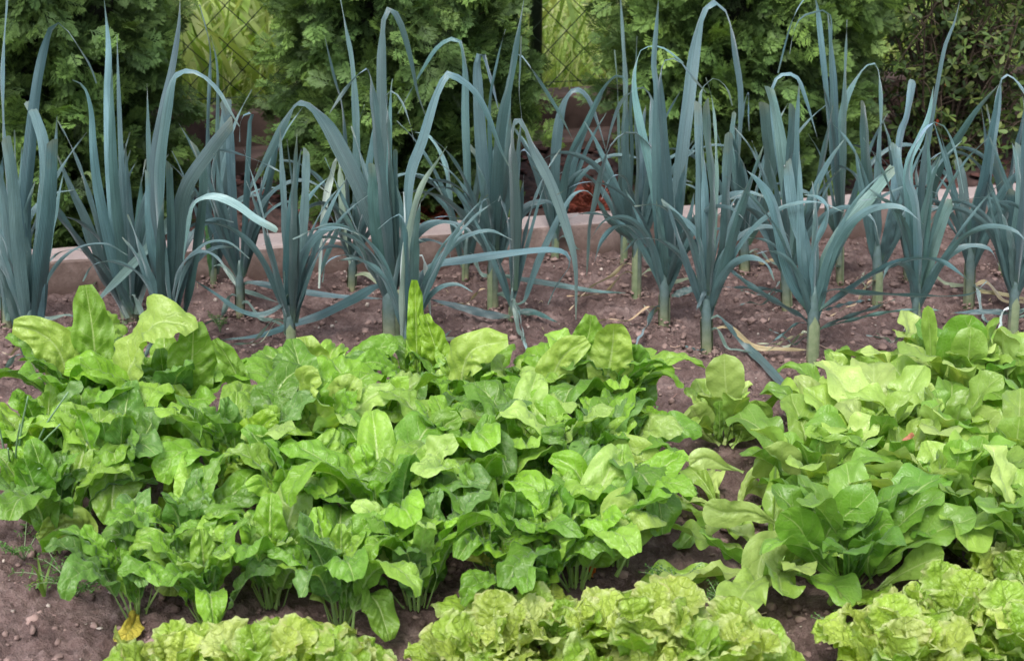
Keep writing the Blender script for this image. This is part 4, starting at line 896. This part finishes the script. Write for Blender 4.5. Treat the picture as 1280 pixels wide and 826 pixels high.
heroes = [
 (4, [(105, 560), (92, 500), (74, 440), (45, 414), (16, 408)], 46, .1, HP, .2), (4, [(115, 545), (120, 480), (117, 420), (107, 356)], 46, 0, HM, .1),
 (5, [(150, 560), (152, 490), (168, 440), (190, 402), (228, 402), (240, 415)], 62, .15, HP, .5), (5, [(228, 560), (235, 510), (240, 455), (242, 402)], 54, .1, HM, -.1),
 (5, [(210, 575), (214, 540), (218, 505), (216, 480)], 50, .3, HB, .0), (3, [(160, 640), (165, 600), (150, 578), (140, 620), (142, 655)], 58, .7, HM, 0),
 (3, [(205, 680), (215, 640), (220, 615), (215, 595)], 34, .3, HB, .1), (0, [(110, 705), (108, 668), (85, 656), (48, 676)], 44, .4, HP, .3),
 (6, [(235, 720), (222, 700), (215, 704), (212, 745)], 44, .6, HP, .1), (9, [(330, 555), (310, 500), (285, 450), (268, 424)], 26, .1, HM, .3),
 (12, [(400, 545), (395, 500), (388, 455), (380, 420)], 56, .1, HP, .2), (10, [(360, 640), (357, 610), (356, 570)], 46, .2, HD, 0),
 (8, [(335, 750), (348, 715), (330, 672)], 36, .2, HB, .2), (11, [(440, 790), (447, 748), (470, 752), (487, 800)], 38, .5, HM, .2),
 (13, [(525, 730), (528, 690), (533, 690), (533, 740)], 46, .5, HD, 0), (16, [(525, 520), (521, 440), (518, 350)], 20, 0, HB, .1), (16, [(545, 520), (548, 450), (530, 393)], 32, .05, HB, .2),
 (17, [(505, 650), (528, 600), (550, 540)], 46, .2, HB, 0), (21, [(640, 600), (648, 550), (652, 500)], 40, .2, HB, .1), (21, [(600, 530), (578, 480), (590, 438), (635, 425)], 44, .2, HP, .4),
 (20, [(655, 720), (662, 650), (660, 636), (657, 680), (655, 715)], 64, .9, HP, 0), (23, [(748, 680), (757, 620), (775, 578), (805, 585), (828, 615)], 60, .4, HP, .4),
 (24, [(748, 540), (755, 490), (765, 440), (768, 405)], 50, .3, HP, -.1), (24, [(722, 540), (715, 470), (735, 420), (738, 393)], 36, .1, HM, .2), (31, [(782, 560), (792, 500), (790, 430)], 56, .05, HD, 0),
 (23, [(700, 700), (712, 660), (760, 640), (778, 640)], 50, .3, HM, .2), (19, [(628, 740), (622, 700), (600, 688), (578, 694)], 28, .5, HY, .3), (24, [(690, 560), (680, 510), (700, 450), (735, 425)], 40, .2, HP, .1),
 (17, [(560, 650), (556, 600), (552, 540), (575, 520)], 44, .2, HM, .1), (14, [(440, 590), (445, 540), (430, 500), (445, 470)], 50, .3, HP, .1), (22, [(735, 725), (750, 690), (785, 655), (790, 650)], 46, .4, HM, .1),
 (25, [(770, 720), (790, 680), (800, 640), (775, 640), (765, 665)], 58, .7, HP, .1), (7, [(270, 640), (285, 580), (330, 530), (345, 520)], 40, .2, HB, .1), (10, [(400, 600), (402, 540), (385, 480), (400, 470)], 48, .3, HP, .2)]
for k, (ri, pts, w_, lean, tone, face) in enumerate(heroes):
    root, base = chard_roots[ri]; hero(root, base, [tuple(p) for p in pts], w_*1.08, lean, tone, 'chard', 3000+k, face, puff=.0068, ruff=.007, pet=.22, nu=46, nv=23, nlat=9)

# --- romaine ------------------------------------------------------------------
RO = [(.25, .42, .065), (.33, .50, .10), (.19, .37, .05), (.41, .55, .16), (.29, .46, .08)]
ROD = [(.13, .30, .035), (.16, .34, .04), (.20, .38, .055)]
romaine_spec = [
 (1062, 735, 17, .20, ROD, 'dark green romaine rosette with cupped leaves, in front beside bare soil'),
 (965, 722, 9, .19, RO, 'romaine lettuce with flat outer leaves collapsed left onto the soil'),
 (903, 556, 7, .125, RO, 'small young romaine standing alone between chard and lettuces, one upright leaf'),
 (1020, 640, 13, .18, RO, 'light green romaine behind the dark rosette, left side'),
 (1085, 610, 13, .19, RO, 'light romaine in the middle of the lettuce patch, a reddish leaf tip beside it'),
 (1175, 680, 14, .20, RO, 'romaine right of the dark rosette, leaves leaning outward'),
 (1065, 535, 11, .15, RO, 'back romaine with crumpled pale leaves and a few grass blades'),
 (1140, 510, 11, .16, RO, 'back romaine with a reddish brown stained leaf'),
 (1195, 530, 12, .20, ROD+RO, 'tall romaine with broad upright leaves at the back right'),
 (1268, 530, 12, .19, RO, 'romaine at the right edge behind, leaves pointing right'),
 (1180, 600, 13, .19, RO, 'romaine inside the patch with a long pale midrib leaf'),
 (1262, 640, 14, .20, RO, 'romaine at the right edge with tall overlapping leaves'),
 (1300, 735, 10, .19, RO, 'romaine cut by the right edge behind the curly lettuce'),
 (1118, 700, 9, .15, ROD, 'dark romaine pressed against the right of the dark rosette'),
 (1225, 715, 11, .17, RO, 'romaine directly behind the lower right curly lettuces'),
 (1045, 572, 9, .15, RO, 'pale romaine at the back left of the lettuce patch'),
 (1120, 640, 11, .17, RO, 'romaine in the heart of the lettuce patch, crowded by its neighbours'),
 (905, 652, 5, .12, RO, 'flattened lettuce between chard and romaine with pale ribbed leaves')]
rroots = []
for i, (x, y, n, h, cols, lab) in enumerate(romaine_spec):
    base = on_z(x, y); r = np.random.default_rng(800+i)
    root = empty('romaine_lettuce', base, lab, 'romaine lettuce', 'romaine lettuces in the right bed'); rroots.append((root, base))
    flat = 'collapsed' in lab or 'flattened' in lab
    rosette(root, base, n+8, r, h*1.32, .345, (.35, 1.0) if flat else (.95, 1.52), (-.6, .3) if flat else (-.2, 1.4), .12, cols, 'romaine', i+60, 'romaine', puff=.0048, ruff=.009, cup=.26, start=.012, nlat=7, irregular=.04)
RD = (.15, .33, .035); RL = (.24, .40, .07); RP = (.34, .47, .13)
rher = [(0, [(1055, 735), (1040, 700), (1035, 665), (1075, 630), (1092, 612)], 56, .2, RD, .2), (0, [(1090, 730), (1085, 700), (1100, 660), (1118, 655)], 60, .5, RD, -.2), (0, [(1062, 735), (1020, 700), (1000, 660), (975, 640)], 56, .4, RD, .2),
 (0, [(1090, 740), (1120, 720), (1160, 700), (1180, 692)], 44, .6, RL, .4), (0, [(1070, 720), (1110, 680), (1150, 650), (1185, 655)], 64, 0, RL, .5), (1, [(1010, 700), (985, 680), (955, 690), (945, 735)], 56, .7, RP, .2),
 (2, [(905, 556), (912, 520), (907, 480), (905, 442)], 52, .05, RP, 0), (2, [(912, 556), (940, 540), (948, 515), (945, 500)], 40, .2, RL, .2), (2, [(900, 556), (880, 540), (868, 515), (862, 508)], 48, .3, RP, .2), (2, [(915, 560), (925, 545), (932, 520)], 36, .5, RL, 0), (1, [(930, 590), (905, 582), (880, 572), (862, 582)], 28, .2, RP, .4),
 (3, [(1025, 640), (1030, 600), (1045, 570), (1060, 545)], 56, .1, RL, .0), (3, [(1030, 650), (1060, 620), (1085, 590), (1095, 565)], 48, .3, RL, .1), (3, [(990, 640), (985, 600), (965, 570), (955, 560)], 70, .3, RP, .2),
 (8, [(1180, 520), (1178, 470), (1205, 420), (1216, 394)], 56, 0, RD, 0), (8, [(1205, 530), (1208, 480), (1212, 430), (1214, 408)], 46, .15, RL, 0), (8, [(1163, 500), (1163, 440), (1160, 382)], 20, .1, RL, .1), (9, [(1235, 500), (1245, 450), (1262, 438), (1290, 445)], 44, .1, RL, .4),
 (10, [(1180, 640), (1205, 580), (1235, 530), (1250, 515)], 56, .2, RP, .2), (11, [(1262, 640), (1262, 600), (1270, 560), (1275, 520)], 56, .1, RL, .1), (7, [(1130, 530), (1122, 490), (1110, 462)], 48, .2, RP, 0), (1, [(980, 660), (940, 640), (905, 640), (880, 630)], 44, .1, RP, .4), (6, [(1085, 520), (1078, 480), (1075, 445)], 44, .1, RL, 0), (5, [(1165, 700), (1190, 660), (1190, 620), (1165, 590)], 56, .2, RP, .2)]
for k, (ri, pts, w_, lean, tone, face) in enumerate(rher):
    root, base = rroots[ri]; hero(root, base, [tuple(p) for p in pts], w_*1.12, lean, tone, 'romaine', 4000+k, face, shape='romaine', puff=.0028, ruff=.004, pet=.06, cup=.2, irregular=.03)
# the few reddish leaves among the romaines
for ri, pts, w_ in ((7, [(1118, 510), (1118, 485), (1116, 458)], 22), (10, [(1160, 600), (1152, 575), (1142, 553), (1128, 552)], 30)):
    root, base = rroots[ri]; hero(root, base, pts, w_, .9, (.58, .22, .16), 'romaine', 4200+ri, 0, shape='oval', pet=.1)

# --- curly lettuce ---------------------------------------------------------------
CU = [(.34, .50, .07), (.44, .56, .11), (.25, .43, .045), (.50, .60, .18), (.40, .53, .09), (.30, .48, .06)]
curly_spec = [(225, 874, 'curly lettuce at the lower left edge of the lettuce row, half cut by the photo'), (330, 886, 'curly lettuce below the front chard on the left, frilled pale tips'), (425, 905, 'low curly lettuce just left of the bare notch'),
 (612, 850, 'curly lettuce right of the bare notch with a tall pale frilled leaf'), (705, 836, 'curly lettuce in the middle with pinkish frilled edges'), (800, 846, 'curly lettuce right of the middle, flat pale crown'),
 (885, 875, 'curly lettuce left of the bare soil with the yellow withered leaf'), (1125, 868, 'curly lettuce below the dark romaine rosette'), (1180, 822, 'large curly lettuce right of the dark romaine rosette'), (1268, 850, 'curly lettuce in the lower right corner'), (1255, 775, 'curly lettuce behind the one in the lower right corner')]
for i, (x, y, lab) in enumerate(curly_spec):
    base = on_z(x, y); r = np.random.default_rng(900+i); root = empty('curly_lettuce', base, lab, 'curly lettuce', 'curly lettuces along the front')
    rosette(root, base, 24, r, .160*r.uniform(.9, 1.12), .78, (.30, 1.45), (-.2, 1.3), .05, CU, 'curly', i+120, 'curly', puff=.004, ruff=.0085, cup=.20, start=.014, nu=60, nv=43, nlat=9, irregular=.03)

# --- weeds, litter ------------------------------------------------------------
def small_leaf(root, base, o, d, L, w_, col, seed, mat='weed', shape='oval', droop=.25, name='leaf', **kw):
    d = norm(np.array(d, float)); P = [o+d*L*t-np.array([0, 0, 1])*droop*L*t*t for t in np.linspace(0, 1, 5)]; sdv = np.cross(d, [0, 0, 1.]); sdv = norm(sdv+1e-6)
    return blade(np.array(P), np.array([sdv]*5), w_, root, base, np.array(col), mat, seed, pet=kw.pop('pet', .12), nu=20, nv=9, shape=shape, puff=kw.pop('puff', .0012), ruff=kw.pop('ruff', .002), cup=.12, name=name, **kw)
def lobed_weed(x, y, lab, stems, seed, L=.05):
    base = on_z(x, y); r = np.random.default_rng(seed); root = empty('weed', base, lab, 'weed'); ms = MB()
    for k, (tx, ty, ln) in enumerate(stems):
        tip = on_y(tx, ty, base[1]-ln); mid = (base+tip)/2+np.array([0, 0, .03]); pth = catmull([base, mid, tip], 12)
        V, F, uv = tube(pth, np.linspace(.003, .0012, 12), 6); ms.add(V-base, F, uv, np.array([.7, .95, .9]))
        for j in (4, 6, 7, 9, 10, 11):
            o = pth[j]; T = pth[min(j+1, 11)]-pth[j-1]; sgn = 1 if j % 2 else -1; sv = norm(np.cross(T, [0, 1, 0.]))*sgn; d = norm(norm(T)*.5+sv+np.array([0, -.35, .1])) if j < 11 else norm(T+np.array([0, -.01, 0]))
            small_leaf(root, base, o, d, L*r.uniform(.8, 1.3), L*.62, np.array((.15, .25, .17))*r.uniform(.8, 1.2), seed*10+k*12+j, shape='lobed')
    ms.build('stem', M['stem'], root)
lobed_weed(20, 640, 'grey green weed with lobed leaves at the left edge, left of the chard', [(35, 495, .10), (75, 530, .14), (10, 560, .16), (-10, 500, .08), (50, 585, .20), (85, 490, .09), (25, 530, .18)], 61, L=.068)
def feathery(x, y, lab, h, n, seed, spread=.6, col=(.8, 1.0, .8)):
    base = on_z(x, y); r = np.random.default_rng(seed); root = empty('feathery_weed', base, lab, 'weed', 'feathery weeds between the vegetables'); ms, ml = MB(), MB()
    for k in range(n):
        az = r.uniform(0, 6.28); P = arch_path(np.zeros(3), az, r.uniform(.8, 1.5), r.uniform(-.2, .9), h*r.uniform(.6, 1.1), 8); V, F, uv = tube(P, np.linspace(.0011, .0005, 8), 4); ms.add(V, F, uv, np.array([.8, .9, .8]))
        for j in range(3, 8):
            for sgn in (-1, 1):
                d = norm(np.array([math.cos(az+sgn*1.1), math.sin(az+sgn*1.1), r.uniform(-.1, .5)])); L = h*.22*r.uniform(.6, 1.2)*(1.2-j/9)
                for q in range(6):
                    o = P[j]+d*L*q/6; d2 = norm(d+r.normal(0, .8, 3)); s_ = norm(np.cross(d2, [0, 0, 1.])+.001); l2 = L*.35; w2 = .0016
                    ml.add(np.array([o, o+d2*l2*.5+s_*w2, o+d2*l2, o+d2*l2*.5-s_*w2]), [(0, 1, 2, 3)], c=np.array([.10, .19, .05])*np.array(col)*r.uniform(.7, 1.4))
    ms.build('stem', M['stem'], root); ml.build('foliage', M['thuja'], root)
feathery(95, 745, 'feathery carrot like weed under the lower left chard leaves', .11, 14, 71)
feathery(150, 720, 'fine leaved weed between the stalks of the left front chard', .09, 10, 72)
feathery(845, 745, 'feathery weed on the soil right of the chard, left of the withered leaves', .07, 14, 73)
feathery(905, 760, 'tuft of fine weed in front of the collapsed romaine', .06, 12, 74)
feathery(1040, 800, 'small feathery weed beside the bright withered leaf', .05, 9, 75)
feathery(275, 415, 'seedling weed with fine leaves at the foot of the back row leek', .06, 7, 76)
feathery(30, 700, 'thin straggly weed at the left edge of the bare soil', .10, 6, 77)
def grass_tuft(x, y, lab, h, n, seed, lean=(0, 0)):
    base = on_z(x, y); r = np.random.default_rng(seed); root = empty('grass_tuft', base, lab, 'grass tuft', 'grass tufts in the beds')
    mb = MB()
    for k in range(n):
        az = r.uniform(0, 6.28); P = arch_path(np.zeros(3), az, r.uniform(.9, 1.5), r.uniform(-.3, .8), h*r.uniform(.6, 1.1), 9); C = catmull(P, 12); sdv = np.array([math.sin(az), -math.cos(az), 0]); t = np.linspace(0, 1, 12)
        w_ = .0028*(1-t**2)+.0002; V = np.stack([C-sdv*w_[:, None], C, C+sdv*w_[:, None]], 1); V[:, 1, 2] -= .0008
        mb.add(V.reshape(-1, 3), grid_faces(12, 3), c=np.array([.20, .34, .07])*r.uniform(.7, 1.3))
    mb.build('blades', M['grass'], root)
grass_tuft(1015, 525, 'blades of grass at the left edge of the romaine patch', .09, 5, 81)
grass_tuft(1085, 500, 'grass blades rising from the back of the romaine patch', .13, 5, 82)
grass_tuft(915, 770, 'short grass tuft in front of the collapsed romaine', .05, 9, 83)
grass_tuft(55, 745, 'sparse grass on the bare soil in the lower left', .10, 6, 84)
def seedling(x, y, lab, seed):
    base = on_z(x, y); r = np.random.default_rng(seed); root = empty('seedling', base, lab, 'seedling', 'seedlings sprouting in the soil')
    for k in range(6): small_leaf(root, base, base+np.array([0, 0, .005]), (math.cos(k*2.4), math.sin(k*2.4), .5), r.uniform(.02, .035), .013, np.array((.17, .32, .06))*r.uniform(.8, 1.2), seed*10+k)
for i, (x, y, lab) in enumerate([(953, 488, 'tiny seedling beside the bent leek leaf, behind the young romaine'), (290, 375, 'bright leafy seedling at the foot of the back row leek on the left'), (275, 385, 'second leafy seedling, left of the bright one near the back row leek'), (465, 352, 'small seedling between the two leeks left of the middle'), (595, 385, 'small seedling left of the clear standing middle leek'), (115, 368, 'seedlings at the foot of the kerb on the left'), (1200, 300, 'tiny seedling before the kerb on the right')]): seedling(x, y, lab, 90+i)
def litter(pts, w_, col, lab, seed, shape='oval', name='withered_leaf', cat='dead leaf', z=.012, ruff=.006, cup=.3):
    P = np.array([on_z(a, b, z+.016+.012*math.sin(3.14*k/max(1, len(pts)-1))) for k, (a, b) in enumerate(pts)]); base = P[0].copy(); T = P[-1]-P[0]; s_ = norm(np.cross(T, [0, 0, 1.])+1e-6)
    o = blade(P, np.array([s_]*len(P)), w_, None, base, np.array(col), 'dry', seed, pet=.08, nu=24, nv=9, shape=shape, puff=.002, ruff=ruff, cup=cup, name=name); o.location = tuple(base)
    return tag(o, lab, cat, 'withered leaves lying on the soil')
litter([(1000, 788), (1015, 778), (1030, 762)], .024, (.72, .45, .12), 'yellow orange withered leaf on bare soil before the dark romaine', 1)
litter([(155, 788), (145, 800), (128, 800)], .026, (.60, .50, .08), 'yellowing fallen leaf on the soil in the lower left', 2)
litter([(905, 668), (890, 675), (872, 680)], .02, (.42, .22, .15), 'curled brown leaf between chard and romaine', 3)
litter([(900, 722), (903, 712), (906, 704)], .016, (.55, .26, .12), 'small orange brown leaf standing in the soil left of the collapsed romaine', 4)
litter([(372, 385), (425, 402), (468, 420)], .009, (.68, .26, .10), 'orange dried strip of leek leaf behind the chard', 5, cup=.1)
litter([(382, 382), (388, 374), (396, 372)], .02, (.62, .24, .14), 'small orange red scrap beside the leek with the torn collar', 6)
litter([(1000, 352), (1020, 330), (1043, 306)], .016, (.70, .62, .38), 'cream dried leaf leaning behind the spreading leek', 7, z=.03, cup=.1)
litter([(480, 455), (500, 448), (540, 455)], .008, (.50, .18, .12), 'reddish dried stalk on the soil before the pale leek', 8, cup=.1)
litter([(270, 440), (300, 455), (325, 468)], .006, (.62, .25, .14), 'thin reddish stalk lying left of the leek with the torn collar', 9, cup=.1)
litter([(745, 395), (775, 398), (800, 402)], .006, (.55, .35, .22), 'thin tan stalk on the soil in the middle', 10, cup=.1)
litter([(625, 338), (640, 345), (655, 352)], .012, (.60, .42, .18), 'tan scrap of leaf on the soil behind the clear standing middle leek', 11)
litter([(440, 345), (430, 340), (424, 346)], .03, (.62, .50, .34), 'pale beige scrap at the kerb foot behind the leek with the torn collar', 12)
# withered leaves caught in the chard
for ri, pts, w_, col in ((6, [(284, 715), (282, 700), (284, 685)], 16, (.75, .34, .07)), (22, [(740, 722), (738, 705), (740, 688)], 15, (.60, .14, .02)), (1, [(172, 762), (160, 790), (142, 800)], 26, (.55, .48, .08))):
    root, base = chard_roots[ri]; hero(root, base, pts, w_, .3, col, 'dry', 4300+ri, 0, shape='oval', pet=.1)
# red brown dead conifer twigs on the mulch
def dead_twig(x, y, lab, seed, z=.06):
    base = on_z(x, y, z); r = np.random.default_rng(seed); mb = MB()
    for k in range(26):
        V, F, S = SPR[r.integers(6)]; d = norm(np.array([r.normal(0, 1), r.normal(-.3, .7), r.uniform(-.25, .6)])); V = V*r.uniform(.06, .10)@rotm(d, r.uniform(-1, 1)).T+r.normal(0, .02, 3)*np.array([1, 1, .3])
        mb.add(V, F, c=np.array([.20, .05, .035])*r.uniform(.4, 1.2))
    o = mb.build('dead_conifer_twig', M['thuja']); o.location = tuple(base); tag(o, lab, 'dead twig', 'dead conifer twigs on the mulch')
dead_twig(755, 252, 'rust red dead conifer twigs on the mulch right of the second fence gap', 1)
dead_twig(535, 275, 'brownish red dead conifer twigs just behind the kerb, left of the middle', 2)
dead_twig(728, 262, 'small red dead conifer twig left of the larger rust red one', 3)
